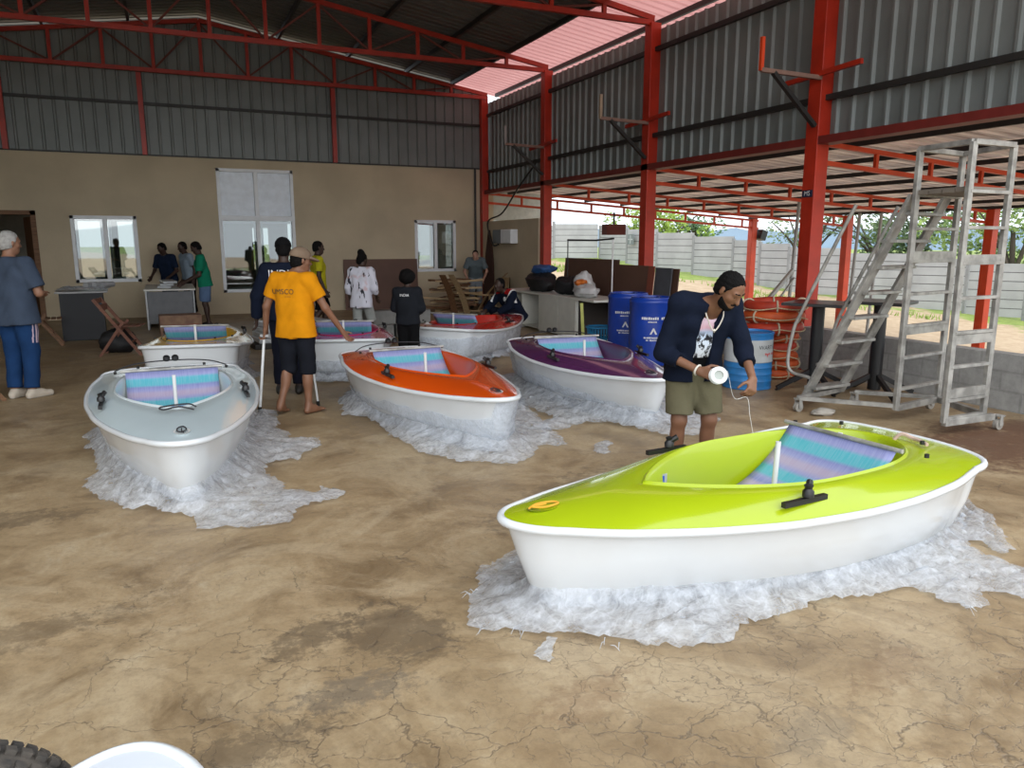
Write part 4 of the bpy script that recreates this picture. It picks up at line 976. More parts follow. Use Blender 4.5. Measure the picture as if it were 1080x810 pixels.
def project_patch(name, w, h, centre, left, spine, fwd, target, m, n=14):
    bv = bvh_of(target); v = []; f = []; uv = []
    for j in range(n + 1):
        for i in range(n + 1):
            a, c = i / n - .5, j / n - .5; p = centre + left * a * w + spine * c * h
            hit = bv.ray_cast(Vector(p + fwd * .6), Vector(-fwd)); q = hit[0] if hit[0] is not None else Vector(p); v.append(q + Vector(fwd) * .003); uv.append((i / n, j / n))
    for j in range(n):
        for i in range(n): f.append((j*(n+1)+i, j*(n+1)+i+1, (j+1)*(n+1)+i+1, (j+1)*(n+1)+i))
    me = bpy.data.meshes.new(name); me.from_pydata(v, [], f); ul = me.uv_layers.new(name='UVMap')
    for lp in me.loops: ul.data[lp.index].uv = uv[lp.vertex_index]
    return link_mesh(name, me, m, target)
cl = lambda n, c, r=.9: mat(n, tuple(x * (.6 if max(c) < .05 else .85) for x in c), r, 0, .15, 5., .15, 60., None, .12)
NAVY = cl('navy_cloth', (.012, .018, .040)); WHITEP = mat('white_print', (.75, .75, .75), .7); BLACKP = mat('black_print', (.03, .025, .02), .7)

# the bending man with the spool, beside the lime boat
def open_front(J, k, sp, lf, fw):
    c = J['chest'] + fw * .17 * k
    return [('e', c - sp * .17 * k + lf * .0, A3(.13, .062, .46) * k, np.stack([fw, lf, sp], 1), None, .01, ()), ('e', J['neck'] + fw * .10 * k - sp * .03 * k, A3(.10, .06, .10) * k, np.stack([fw, lf, sp], 1), None, .01, ())]
FM, FJ, FO, FI = person('person in open navy shirt and olive shorts, bowed over a white spool', (3.30, 4.25), -106, 1.66, 'brown', lean=23, head=(30, 40),
    joints=dict(elbR=(.10, -.27, 1.01), wriR=(.34, -.08, .91), elbL=(.22, .29, 1.03), wriL=(.42, .27, .86), headc=(.42, .07, 1.475), neck=(.27, .02, 1.375), toeL=(.15, .16, .03), ankleL=(-.02, .13, .085), kneeL=(.04, .13, .49)),
    shirt=dict(mat=NAVY, sleeve=1.45, hem=.17, fat=.026, name='open_shirt', open=open_front, hemn=(0, 0, -1), inner=cl('black_tshirt', (.012, .012, .014)), folds=.004, sfat=.75),
    bottoms=dict(mat=cl('olive_cloth', (.155, .140, .085)), length=.88, fat=.022, top=-.03, name='shorts'), shoes=(mat('black_trainer', (.02, .02, .022), .6), mat('pale_sole', (.5, .5, .5), .6)), hair='beard',
    hands=dict(R=dict(dir=(.85, .50, -.1), thumb=(-.3, .2, 1), palm=(-.4, .9, -.2), curl=.75), L=dict(dir=(.55, -.30, -.75), thumb=(.3, -.9, .2), palm=(-.5, -.6, -.4), curl=.7)), vox=.0075)
project_patch('tshirt_print', .21 * FI['k'], .33 * FI['k'], FJ['chest'] - FI['spine'] * .07, FI['left'], FI['spine'], FI['fwd'], FO['inner'], print_mat())
nk = MB()
pts = [FJ['neck'] + FI['left'] * .062 - FI['spine'] * .0, FJ['neck'] + FI['left'] * .055 + FI['fwd'] * .085 - FI['spine'] * .05, FJ['neck'] + FI['fwd'] * .135 - FI['spine'] * .125, FJ['neck'] - FI['left'] * .055 + FI['fwd'] * .085 - FI['spine'] * .05, FJ['neck'] - FI['left'] * .062 - FI['spine'] * .0]
nk.tube(smooth_path([tuple(p) for p in pts], 6), .005, 6); nk.lathe([(.0, -.015), (.01, 0), (.0, .015)], tuple(pts[2]), 8); nk.build('necklace', mat('beads', (.6, .55, .48), .5), FM, smooth=True)
w = FJ['wriR']; e = FJ['elbR']; d = unit(w - e); u = np.cross(d, A3(0, 0, 1)); u = unit(u); v_ = np.cross(u, d)
MB().tube([tuple(w - d * .02 + (u * math.cos(a) + v_ * math.sin(a)) * .034) for a in [i * PI / 8 for i in range(16)]], .007, 6, closed=True).build('bracelet', mat('white_band', (.7, .66, .58), .5), FM, smooth=True)
def to_world(t, p):
    M = Matrix.LocRotScale(t.location, t.rotation_euler, t.scale); return M @ Vector(p)
pw = to_world(FM, tuple(FJ['wriR'] + A3(.115, .075, -.01)))
sp_ = thing('line_spool', 'white spool of line held in the bowed man\'s right hand', 'spool', pw); sp_.rotation_euler = Vector((-.45, -.88, .25)).to_track_quat('Z', 'Y').to_euler()
MB().lathe([(.012, -.03), (.052, -.03), (.056, -.027), (.056, -.022), (.03, -.02), (.03, .02), (.056, .022), (.056, .027), (.052, .03), (.030, .030), (.028, .018), (.012, .018)], (0, 0, 0), 28).build('reel', mat('white_spool', (.74, .75, .74), .35), sp_, smooth=40)
MB().lathe([(.031, -.019), (.044, -.019), (.044, .019), (.031, .019)], (0, 0, 0), 24).build('wound_line', mat('wound_line', (.42, .45, .42), .6), sp_, smooth=40)
lw = to_world(FM, tuple(FJ['wriL'] + A3(.06, -.06, -.11)))
th_ = MB().tube(smooth_path([tuple(pw + Vector((.05, -.03, .03))), tuple((pw + lw) / 2 + Vector((0, -.02, -.07))), tuple(lw), tuple(lw + Vector((-.01, -.05, -.12))), tuple(lw + Vector((-.03, -.14, -.30)))], 6), .0013, 5).build('thread', mat('pale_thread', (.75, .75, .72), .5), None, smooth=True)
tag(th_, 'fine pale line hanging from the bowed man\'s hands to the lime boat', 'thread')

# man in orange with two crutches
OM, OJ, OO, OI = person('person in an orange T-shirt and tan cap, barefoot, back to the camera', (1.10, 7.66), 52, 1.665, 'brown', head=(-42, 8),
    joints=dict(headc=(.05, -.07, 1.60), elbL=(-.06, .29, 1.13), wriL=(-.02, .34, .88), elbR=(.05, -.32, 1.12), wriR=(.20, -.43, .86), kneeL=(.02, .11, .49), ankleL=(-.14, .14, .13), toeL=(.0, .17, .03), ankleR=(.0, -.10, .085), toeR=(.15, -.17, .03)),
    shirt=dict(mat=cl('orange_cloth', (.70, .27, .005)), sleeve=.66, hem=.17, fat=.022), bottoms=dict(mat=cl('black_shorts_cloth', (.016, .018, .026)), length=1.16, fat=.018, top=.0, name='shorts'), shoes=None, hair='short', cap=cl('tan_cloth', (.24, .17, .12)),
    hands=dict(L=dict(curl=.9)), vox=.0105, build=1.06, lettering=[('UMSCO', .075, (.06, -.0), -1, BLACKP, 'lettering'), ('-----', .04, (.0, -.045), -1, BLACKP, 'lettering')])
# man in the navy team jacket, hidden behind him
person('person in white-lettered navy jacket and black cap, behind the man in orange', (1.16, 8.75), 72, 1.74, 'dark', head=(10, 10), joints=dict(elbL=(-.04, .30, 1.12), wriL=(.02, .33, .86)),
    shirt=dict(mat=NAVY, sleeve=1.95, hem=.14, fat=.026, name='jacket'), bottoms=dict(mat=cl('dark_blue_cloth', (.012, .014, .028)), length=1.92), shoes=(mat('black_shoe', (.015, .013, .012), .5),), hair='short', cap=cl('black_cloth', (.010, .010, .011)),
    vox=.013, build=1.08, lettering=[('INDIA', .115, (.0, .075), -1, WHITEP, 'lettering')])
# white-haired man at the left edge
person('person with white hair, slate blue shirt and blue track pants at the left edge', (-1.56, 9.72), 58, 1.82, 'mid', head=(-22, 6), joints=dict(elbR=(.03, -.27, 1.11), wriR=(.23, -.13, 1.10), elbL=(-.03, .29, 1.11), wriL=(.2, .16, 1.08), toeL=(.14, .06, .03), toeR=(.15, -.17, .03), ankleL=(-.04, .08, .085)),
    shirt=dict(mat=cl('slate_cloth', (.060, .082, .125)), sleeve=.80, hem=.20, fat=.03), bottoms=dict(mat=cl('royal_blue_cloth', (.015, .050, .145)), length=1.93, fat=.022, name='track_pants'), shoes=(mat('cream_trainer', (.50, .44, .36), .6), mat('cream_sole', (.42, .38, .33), .6)), hair='short', hairmat=GREYHAIR, vox=.0125, build=1.1)
# three men at the far desk
person('person in a dark navy T-shirt leaning over the far desk, leftmost of three', (.0, 18.78), -125, 1.71, 'dark', lean=14, head=(-20, 25), joints=dict(elbL=(.12, .28, 1.1), wriL=(.34, .22, .96), elbR=(.12, -.28, 1.1), wriR=(.34, -.22, .96)), shirt=dict(mat=cl('ink_blue_cloth', (.012, .022, .05)), sleeve=.8, hem=.14), bottoms=dict(mat=cl('black_cloth', (.01, .01, .011)), length=1.9), shoes=(mat('black_shoe', (.015, .013, .012), .5),), vox=.017)
person('person in a pale blue shirt mostly hidden behind the one in green', (.42, 18.85), 205, 1.72, 'dark', lean=8, head=(0, 15), shirt=dict(mat=cl('pale_blue_cloth', (.28, .36, .44)), sleeve=.7), bottoms=dict(mat=cl('black_cloth', (.01, .01, .011)), length=1.9), shoes=(mat('black_shoe', (.015, .013, .012), .5),), vox=.017)
person('person in a green T-shirt and denim shorts working at the far desk', (.64, 16.45), 178, 1.72, 'dark', lean=8, head=(0, 28), joints=dict(elbL=(.10, .27, 1.08), wriL=(.38, .2, .93), elbR=(.10, -.27, 1.08), wriR=(.38, -.2, .93)), shirt=dict(mat=cl('green_cloth', (.012, .23, .13)), sleeve=.8, hem=.15, fat=.024), bottoms=dict(mat=cl('denim_cloth', (.12, .19, .33)), length=.9, fat=.025, name='shorts'), shoes=(mat('black_shoe', (.015, .013, .012), .5),), vox=.016)
# yellow shirt by the wall
person('person in a yellow T-shirt and black shorts striding right near the back wall', (2.45, 14.0), 2, 1.72, 'dark', head=(0, 5), joints=dict(kneeL=(.14, .09, .49), ankleL=(.10, .09, .085), toeL=(.27, .09, .03), kneeR=(-.0, -.1, .48), ankleR=(-.30, -.1, .13), toeR=(-.16, -.11, .03)), shirt=dict(mat=cl('yellow_cloth', (.52, .47, .02)), sleeve=.7, hem=.12), bottoms=dict(mat=cl('black_cloth', (.01, .01, .011)), length=.95, name='shorts', fat=.02), shoes=(mat('black_shoe', (.015, .013, .012), .5),), vox=.015)
# woman in a patterned top
person('person with a hair bun in a loose patterned white top, behind the magenta boat', (2.84, 12.35), 50, 1.53, 'dark', lean=6, head=(-20, 12), joints=dict(kneeR=(.16, -.12, .50), ankleR=(.06, -.13, .085), toeR=(.23, -.14, .03), elbR=(.03, -.26, 1.1), wriR=(.2, -.22, .92)), shirt=dict(mat=zebra_mat(), sleeve=1.5, hem=.26, fat=.028, folds=.005), bottoms=dict(mat=cl('pale_patched_cloth', (.42, .44, .42)), length=1.05, name='shorts', fat=.02), shoes=(mat('maroon_shoe', (.2, .03, .06), .6),), hair='bun', vox=.014)
# child in black
person('person, a small one with round afro hair and a white-lettered black top', (2.86, 9.75), 62, 1.31, 'dark', head=(0, 4), joints=dict(elbL=(.02, .25, 1.11), wriL=(.2, .16, 1.02), elbR=(.02, -.25, 1.11), wriR=(.2, -.16, 1.02)), shirt=dict(mat=cl('charcoal_cloth', (.022, .025, .032)), sleeve=1.9, hem=.15, fat=.024), bottoms=dict(mat=cl('black_cloth', (.01, .01, .011)), length=1.9, fat=.024), shoes=(mat('black_shoe', (.015, .013, .012), .5),), hair='afro', vox=.0125, build=1.1, lettering=[('INDIA', .062, (.03, .06), -1, WHITEP, 'lettering')])
# man bent over the wood
person('person in a grey T-shirt bent over the wood pile in the far corner', (7.2, 18.3), -112, 1.66, 'pale', lean=38, head=(0, 14), joints=dict(elbL=(.26, .30, 1.02), wriL=(.40, .22, .82), elbR=(.26, -.30, 1.02), wriR=(.40, -.22, .82)), shirt=dict(mat=cl('grey_cloth', (.15, .19, .21)), sleeve=.75, hem=.12, fat=.022), bottoms=dict(mat=cl('pale_denim_cloth', (.30, .34, .38)), length=1.9), shoes=(mat('black_shoe', (.015, .013, .012), .5),), vox=.016)
# crouching man
person('person in a navy, red and white jacket crouching at the bow of the red boat', (5.62, 12.25), 190, 1.72, 'dark', lean=32, head=(10, 0), hip_z=.40, joints=dict(kneeL=(.40, .20, .52), kneeR=(.40, -.18, .50), ankleL=(.12, .14, .10), ankleR=(.12, -.14, .10), toeL=(.30, .17, .03), toeR=(.30, -.17, .03), elbL=(.40, .30, .62), wriL=(.58, .2, .50), elbR=(.40, -.28, .62), wriR=(.6, -.15, .52)),
    shirt=dict(mat=NAVY, sleeve=1.9, hem=.12, fat=.026, name='jacket'), bottoms=dict(mat=cl('dark_blue_cloth', (.012, .014, .028)), length=1.9), shoes=(mat('black_shoe', (.015, .013, .012), .5),), vox=.014)
CM = [o for o in COL.objects if o.get('label', '').startswith('person in a navy, red and white')][0]

# crouching man's jacket colours: red collar and shoulder, white stripe, round badge
jk = [c for c in CM.children if c.name.startswith('jacket')][0]
def garment_band(name, o, test, m, off=.004):
    """coloured panel of a garment: its faces that pass the test, laid just over it"""
    me = o.data; keep = [p for p in me.polygons if test(p.center)]; ids = {}; v = []; f = []
    for p in keep:
        q = []
        for i in p.vertices:
            if i not in ids: ids[i] = len(v); v.append(me.vertices[i].co + me.vertices[i].normal * off)
            q.append(ids[i])
        f.append(q)
    n = bpy.data.meshes.new(name); n.from_pydata(v, [], f); n.polygons.foreach_set('use_smooth', [True] * len(f)); return link_mesh(name, n, m, o)
garment_band('red_panel', jk, lambda c: c.z > .80 and abs(c.y) > .07 and abs(c.y) < .2, cl('red_cloth', (.45, .015, .015)))
garment_band('white_stripe', jk, lambda c: c.z > .66 and abs(abs(c.y) - .215) < .014, WHITEP, .006)
garment_band('badge', jk, lambda c: c.x > .28 and (c.y - .075) ** 2 + (c.z - .72) ** 2 < .0016, WHITEP, .006)
OMt = [o for o in COL.objects if o.get('label', '').startswith('person with white hair')][0]
tp = [c for c in OMt.children if c.name.startswith('track_pants')][0]
garment_band('side_stripe', tp, lambda c: c.y < -.10 and .62 < c.z < .95 and (int((c.x + .5) / .018) % 2 == 0) and abs(c.x) < .05, cl('pink_white_cloth', (.62, .48, .55)), .004)

# crutches of the man in orange
t = thing('crutch', 'white tubular crutch in the left hand of the man in orange', 'crutch', tuple(to_world(OM, tuple(OJ['wriL'] + A3(.0, .02, 0)))[:2]) + (0,))
zt = float(OJ['wriL'][2]) - .06
MB().tube([(-.08, .05, .02), (0, 0, zt)], .014, 10).build('shaft', mat('white_tube', (.75, .76, .76), .3), t, smooth=True); MB().tube([(-.081, .051, .0), (-.078, .049, .05)], .02, 10).build('rubber_foot', BLACK, t, smooth=True); MB().tube([(-.03, .02, zt), (.04, -.04, zt)], .016, 8).build('hand_grip', mat('grey_grip', (.4, .4, .4), .7), t, smooth=True)
t = thing('crutch', 'white A-shaped underarm crutch standing to the right of the man in orange', 'crutch', (1.27, 7.95, 0))
MB().tube([(.06, .0, .03), (.02, 0, .42), (-.03, .03, .95)], .011, 8).tube([(.06, 0, .03), (.02, .0, .42), (-.05, -.06, .95)], .011, 8).tube([(-.02, -.04, .6), (-.0, .03, .6)], .011, 8).build('shaft', mat('white_tube', (.75, .76, .76), .3), t, smooth=True); MB().tube([(.06, 0, 0), (.058, 0, .05)], .018, 10).build('rubber_foot', BLACK, t, smooth=True); MB().tube([(-.05, -.07, .95), (-.03, .04, .95)], .02, 8).build('arm_pad', BLACK, t, smooth=True)

# white letters on the column plate
V, F = text_mesh('MS', .085); me = bpy.data.meshes.new('lettering'); me.from_pydata([(-.1155, -x, 2.325 + y) for x, y in V], [], F); link_mesh('lettering', me, WHITEP, C4_LABEL)
# pinkish strap and white clip on the stern of the lime boat
MB().tube(smooth_path([(2.62, -.02, .20), (2.70, -.1, .56), (2.74, -.2, .575), (2.70, -.32, .57)], 6), .012, 6).build('strap', mat('pink_grey_strap', (.5, .36, .30), .8), GREEN, smooth=True)
# ------------------------------------------------------------------ drums, basket
def text_lines_on_cyl(name, rows, R, m, parent, a0=0.):
    """printed rows wrapped on a drum: rows of (text, size, z)"""
    b = MB()
    for (txt, size, z, da) in rows:
        V, F = text_mesh(txt, size); base = len(b.v)
        for (x, y) in V: a = a0 + da + x / R; b.v.append(((R + .003) * math.cos(a), (R + .003) * math.sin(a), z + y))
        b.f += [tuple(i + base for i in q) for q in F]; b.mi += [0] * len(F)
    return b.build(name, m, parent)
BLUED = mat('blue_hdpe', (.008, .045, .33), .35)
def blue_drum(x, y, a, label):
    t = thing('plastic_drum', label, 'drum', (x, y, 0), 0, 'blue plastic drums'); R = .305
    MB().lathe([(.27, 0), (.30, .02), (.302, .06), (R, .3), (R, .60), (.303, .86), (.31, .875), (.31, .905), (.295, .92), (.285, .935), (.285, .95), (.27, .95), (.265, .925), (0, .925)], n=36).build('shell', BLUED, t, smooth=50)
    for q in (.14, -.14): MB().lathe([(.035, .925), (.035, .945), (.03, .95), (0, .95)], (q, .04, 0), 14).build('bung', mat('dark_blue_hdpe', (.01, .03, .15), .4), t, smooth=40)
    rp = random.Random(5)                   # print too worn to read: rows of small letter-sized strokes
    for (n_, sz, z) in ((11, .036, .655), (10, .018, .615), (13, .024, .395), (12, .020, .362)):
        px = -n_ * sz * .42; pr_ = MB()
        for _ in range(n_):
            w_ = sz * rp.uniform(.5, .72); hh = sz * rp.uniform(.8, 1.0)
            if rp.random() > .1: pr_.add([((R + .003) * math.cos(a + q / R), (R + .003) * math.sin(a + q / R), z + e) for q, e in ((px, 0), (px + w_, 0), (px + w_, hh), (px, hh))], [(0, 1, 2, 3)])
            px += sz * .84
        pr_.build('print', WHITEP, t)
    b = MB()
    for s in (-1, 1):
        pts = [(s * .005, .545), (s * .05, .455), (s * .026, .455), (s * -.006, .515)]
        b.add([((R + .003) * math.cos(a + px / R), (R + .003) * math.sin(a + px / R), z) for px, z in pts], [(0, 1, 2, 3)])
    b.build('emblem', WHITEP, t)
    return t
blue_drum(6.12, 8.85, math.radians(-118), 'large blue plastic drum with white print, right of the pair'); blue_drum(6.3, 9.72, math.radians(-130), 'large blue plastic drum behind and left of its twin')
MB()
t = thing('steel_drum', 'white and blue steel drum with a dark rusty side, beside the bowed man', 'drum', (6.2, 6.95, 0)); R = .275
prof = [(R - .01, 0), (R, .01), (R, .02)] + [(R - .004, .03)]
blue_s = mat('drum_blue', (.02, .20, .52), .4, 0, .2, 5., 0, 40, (.03, .15, .36)); white_s = mat('drum_white', (.50, .53, .55), .5, 0, .2, 3., 0, 40, (.36, .37, .36))
MB().lathe([(R - .01, 0), (R + .006, .005), (R + .006, .018), (R, .025), (R, .09), (R + .006, .10), (R, .11), (R, .17), (R + .006, .18), (R, .19), (R, .25), (R + .006, .26), (R, .27), (R, .32)], n=40).build('lower_shell', blue_s, t, smooth=40)
MB().lathe([(R, .32), (R + .006, .33), (R, .34), (R, .585)], n=40).build('middle_shell', white_s, t, smooth=40)
MB().lathe([(R, .585), (R, .64), (R + .008, .65), (R + .008, .665), (R - .01, .668), (R - .015, .645), (0, .645)], n=40).build('upper_shell', blue_s, t, smooth=40)
a_ = math.radians(-104)
text_lines_on_cyl('lettering', [('WARTS', .068, .50, .36)], R, mat('dark_print', (.05, .055, .06), .6), t, a_)
b = MB(); 
for (dx, dz, s) in ((-.03, 0, .022), (0, -.012, .03), (.03, 0, .022)):
    b.add([((R + .003) * math.cos(a_ + .40 + px / R), (R + .003) * math.sin(a_ + .40 + px / R), .425 + z) for px, z in ((dx - s * .7, dz + s * .5), (dx + s * .7, dz + s * .5), (dx, dz - s))], [(2, 1, 0)])
for q in (.07, .098, .126, .154): b.add([((R + .003) * math.cos(a_ + .40 + (q + e) / R), (R + .003) * math.sin(a_ + .40 + (q + e) / R), .412 + z) for e, z in ((0, 0), (.018, 0), (.018, .024), (0, .024))], [(0, 1, 2, 3)])
b.build('emblem', mat('faded_red_print', (.55, .10, .10), .6), t)
p = MB()
for i in range(9):
    a0 = math.radians(-52 + i * 7); a1 = a0 + math.radians(7); p.add([((R + .0025) * math.cos(a), (R + .0025) * math.sin(a), z) for a, z in ((a0, .03), (a1, .03), (a1, .58), (a0, .58))], [(0, 1, 2, 3)])
p.build('rust_stain', mat('rust_streaks', (.20, .14, .09), .8, 0, .3, 6., 0, 40, (.10, .075, .05)), t)
# orange life rings: three large on top, five small below
ORG = mat('ring_orange', (.55, .085, .015), .6, 0, .2, 6.); ORG2 = mat('ring_red', (.42, .035, .012), .6, 0, .2, 6.)
def life_ring(x, y, z, R, r, m, label, tilt=(0, 0), seed=0, rope=True, group='stacked orange life rings'):
    t = thing('life_ring', label, 'life ring', (x, y, z), seed * .7, group); t.rotation_euler = (tilt[0], tilt[1], seed * .7)
    MB().tube([(R * math.cos(a), R * math.sin(a), 0) for a in [2 * PI * i / 36 for i in range(36)]], r, 14, closed=True).build('ring', m, t, smooth=180)
    if rope:
        pts = []
        for i in range(48):
            a = 2 * PI * i / 48; k = abs(math.sin(2 * a)); pts.append(((R + r * (1.02 + .28 * k)) * math.cos(a), (R + r * (1.02 + .28 * k)) * math.sin(a), -r * .5 * k))
        MB().tube(pts, .007, 5, closed=True).build('grab_line', ROPE, t, smooth=True)
        for i in range(4):
            a = PI / 2 * i; c = Vector((R * math.cos(a), R * math.sin(a), 0)); o = Vector((math.cos(a), math.sin(a), 0))
            MB().tube([tuple(c + o * math.cos(q) * (r + .006) + Vector((0, 0, math.sin(q) * (r + .006)))) for q in [2 * PI * j / 14 for j in range(14)]], .012, 6, closed=True).build('strap', mat('sand_strap', (.5, .42, .3), .8), t, smooth=True)
    return t
for i in range(5): life_ring(6.98 + .03 * math.sin(i * 2.1), 7.30 + .03 * math.cos(i * 1.7), .066 + i * .112, .19, .062, (ORG, ORG2)[i == 3], 'small orange life ring, %s' % ('lying on the floor at the bottom of the stack', 'second from the floor in the stack', 'third from the floor in the stack', 'of redder orange, second below the wide ones', 'directly under the wide ones')[i], (.05 * (-1) ** i, .06), i)
for i, lb in enumerate(('wide red-orange life ring, lowest of the top three', 'wide bright orange life ring in the middle of the top three', 'wide red-orange life ring crowning the stack')): life_ring(6.86 + .02 * i, 7.30, .645 + i * .142, .315, .068, (ORG2, ORG, ORG2)[i], lb, (.03 * (-1) ** i, -.03), i + 6)
# blue basket with a stick leaning out of it
t = thing('plastic_basket', 'blue slatted plastic basket at the end of the white counter', 'basket', (6.35, 10.62, 0)); b = MB()
MB().lathe([(.17, 0), (.18, .01), (.165, .012), (0, .012)], n=28).build('base', mat('basket_blue', (.02, .22, .45), .5), t)
for i in range(28):
    a = 2 * PI * i / 28; b.bar((.175 * math.cos(a), .175 * math.sin(a), 0), (.215 * math.cos(a), .215 * math.sin(a), .34), .022, .008, (math.cos(a), math.sin(a), 0))
b.build('slatted_side', MATS['basket_blue'], t)
MB().lathe([(.205, .32), (.232, .325), (.236, .35), (.20, .352), (.205, .33)], n=28).lathe([(.19, .15), (.202, .15), (.204, .17), (.19, .17)], n=28).build('rim', MATS['basket_blue'], t)
st_ = MB().bar((6.12, 10.75, .012), (6.2, 10.98, .70), .05, .02).build('flat_batten', mat('lime_stick', (.50, .52, .12), .5)); tag(st_, 'yellow-green batten leaning against the end of the white counter', 'batten')

# ------------------------------------------------------------------ white counter, things on it, boards behind
t = thing('storage_counter', 'long white open-fronted counter carrying bags, left of the blue drums', 'counter', (6.45, 11.0, 0)); MX = Matrix.Identity(4)
MB().box(-.02, .74, -.02, 3.7, .70, .735).build('worktop', MELAMINE, t)
for y in (.62, 1.3, 2.1, 2.9, 3.66): MB().box(.02, .70, y, y + .02, .0, .70).build('upright_panel', MELAMINE, t)
for y0, y1 in ((.64, 1.3), (1.32, 2.1)): MB().box(.0, .018, y0, y1, .03, .70).build('front_panel', MELAMINE, t)
MB().box(.66, .68, .02, 3.66, .02, .70).build('back_panel', mat('shade_dark_board', (.03, .022, .018), .7), t); MB().box(.05, .66, .60, .618, .06, .69).build('end_shade_panel', mat('shade_dark_board', (.03, .022, .018), .7), t); MB().box(.62, .70, .0, .03, 0, .70).build('end_post', mat('shade_dark_board', (.03, .022, .018), .7), t)  # dark lining paints the shade of the counter's open end
MB().box(.02, .68, .02, 3.66, .04, .06).build('bottom_shelf', MELAMINE, t)
def lumpy(name, label, cat, c, r, m, seed, amp=.35, group=None, n=26):
    """a soft bag: lumpy ball flattened underneath"""
    b = MB(); rings = []
    for j in range(n // 2 + 1):
        ph = PI * j / (n // 2)
        for i in range(n):
            a = 2 * PI * i / n; d = Vector((math.sin(ph) * math.cos(a), math.sin(ph) * math.sin(a), -math.cos(ph)))
            k = 1 + amp * noise.fractal(d * 1.6 + Vector((seed * 3.1, seed, 0)), .8, 2.2, 4); b.v.append((d.x * r[0] * k, d.y * r[1] * k, max(-r[2] * .82, d.z * r[2] * k) + r[2] * .82))
    for j in range(n // 2):
        for i in range(n): i2 = (i + 1) % n; b.f.append((j*n+i, j*n+i2, (j+1)*n+i2, (j+1)*n+i)); b.mi.append(0)
    o = b.build(name, m, None, smooth=60); o.location = c; return tag(o, label, cat, group)
CT = .737
lumpy('holdall', 'large black holdall at the far end of the counter', 'bag', (6.75, 13.55, CT), (.28, .42, .20), mat('black_nylon', (.012, .012, .014), .6), 1)
lumpy('holdall', 'black bag slumped on the counter beside the white carrier bags', 'bag', (6.75, 12.52, CT), (.2, .26, .19), mat('black_nylon', (.012, .012, .014), .6), 2)
lumpy('cloth_bundle', 'bright blue bundle on top of the black holdall', 'bundle', (6.8, 13.6, CT + .35), (.22, .30, .09), mat('blue_nylon', (.03, .10, .28), .6), 3)
CAR = mat('white_carrier', (.62, .62, .62), .4, 0, .15, 6.)
lumpy('carrier_bag', 'white plastic carrier bag, upright and higher, on the counter', 'bag', (6.82, 12.02, CT), (.18, .2, .23), CAR, 4)
lumpy('carrier_bag', 'low white plastic carrier bag in front at the counter edge', 'bag', (6.66, 11.62, CT), (.18, .27, .125), CAR, 5)
lumpy('snack_packet', 'orange packet resting between the white carrier bags', 'packet', (6.66, 11.84, CT + .2), (.10, .13, .06), mat('orange_packet', (.62, .16, .02), .4), 6)
bx = MB().box(-.05, .05, -.08, .08, 0, .30).box(-.046, .046, -.076, .076, .30, .305).build('carton', mat('grey_carton', (.38, .37, .34), .6), None, bevel=.004); bx.location = (7.02, 12.22, CT); bx.rotation_euler = (.0, 0, .4); tag(bx, 'upright grey carton behind the white carrier bags', 'carton')
fr_ = thing('rail_frame', 'thin black and white rail frame standing on the counter in front of the boards', 'frame', (7.1, 11.4, CT))
MB().tube([(0, 0.1, 0), (0, .1, 1.02)], .014, 8).build('post', mat('white_tube', (.75, .76, .76), .3), fr_, smooth=True); MB().tube([(0, 1.75, 0), (0, 1.75, 1.0)], .012, 8).build('post', DARK, fr_, smooth=True)
MB().tube([(0, .08, 1.02), (0, .7, .99), (0, 1.76, 1.0)], .016, 8).build('top_rail', BLACK, fr_, smooth=True)
def board(name, label, cat, y0, y1, h, m, x=7.56, th=.02, lean=.1, mono=None, base=0., group=None):
    o = MB().box(-th / 2, th / 2, y0, y1, 0, h).build(name, m, None, bevel=.003); o.location = (x, 0, base); o.rotation_euler = (0, lean, 0); return tag(o, label, cat, group)
board('hardboard_sheet', 'brown hardboard sheet leaning on the parapet, foremost of the brown stack', 'board', 11.0, 13.35, 1.30, MASONITE, 7.42, lean=.09); board('hardboard_sheet', 'taller brown hardboard sheet behind the foremost one', 'board', 12.1, 14.2, 1.38, MASONITE, 7.50, lean=.09)
board('red_batten', 'narrow red-brown batten leaning between the brown sheet and the grey panel', 'batten', 10.78, 10.96, 1.30, mat('red_brown_paint', (.24, .06, .035), .6), 7.38, .02, .09); board('slate_board', 'dark grey panel leaning at the right end of the brown boards', 'panel', 10.35, 10.82, 1.28, mat('slate_panel', (.085, .09, .105), .6), 7.43, .02, .09); board('brown_edge_board', 'brown board showing its edge behind the dark grey panel', 'board', 10.25, 10.7, 1.27, MASONITE, 7.50, .02, .09)
o = MB().box(0, 1.92, -.01, .01, 0, 1.27).build('hardboard_sheet', MASONITE); o.location = (4.0, 19.14, 0); o.rotation_euler = (-.07, 0, 0); tag(o, 'large brown hardboard sheet leaning against the cream back wall', 'board')
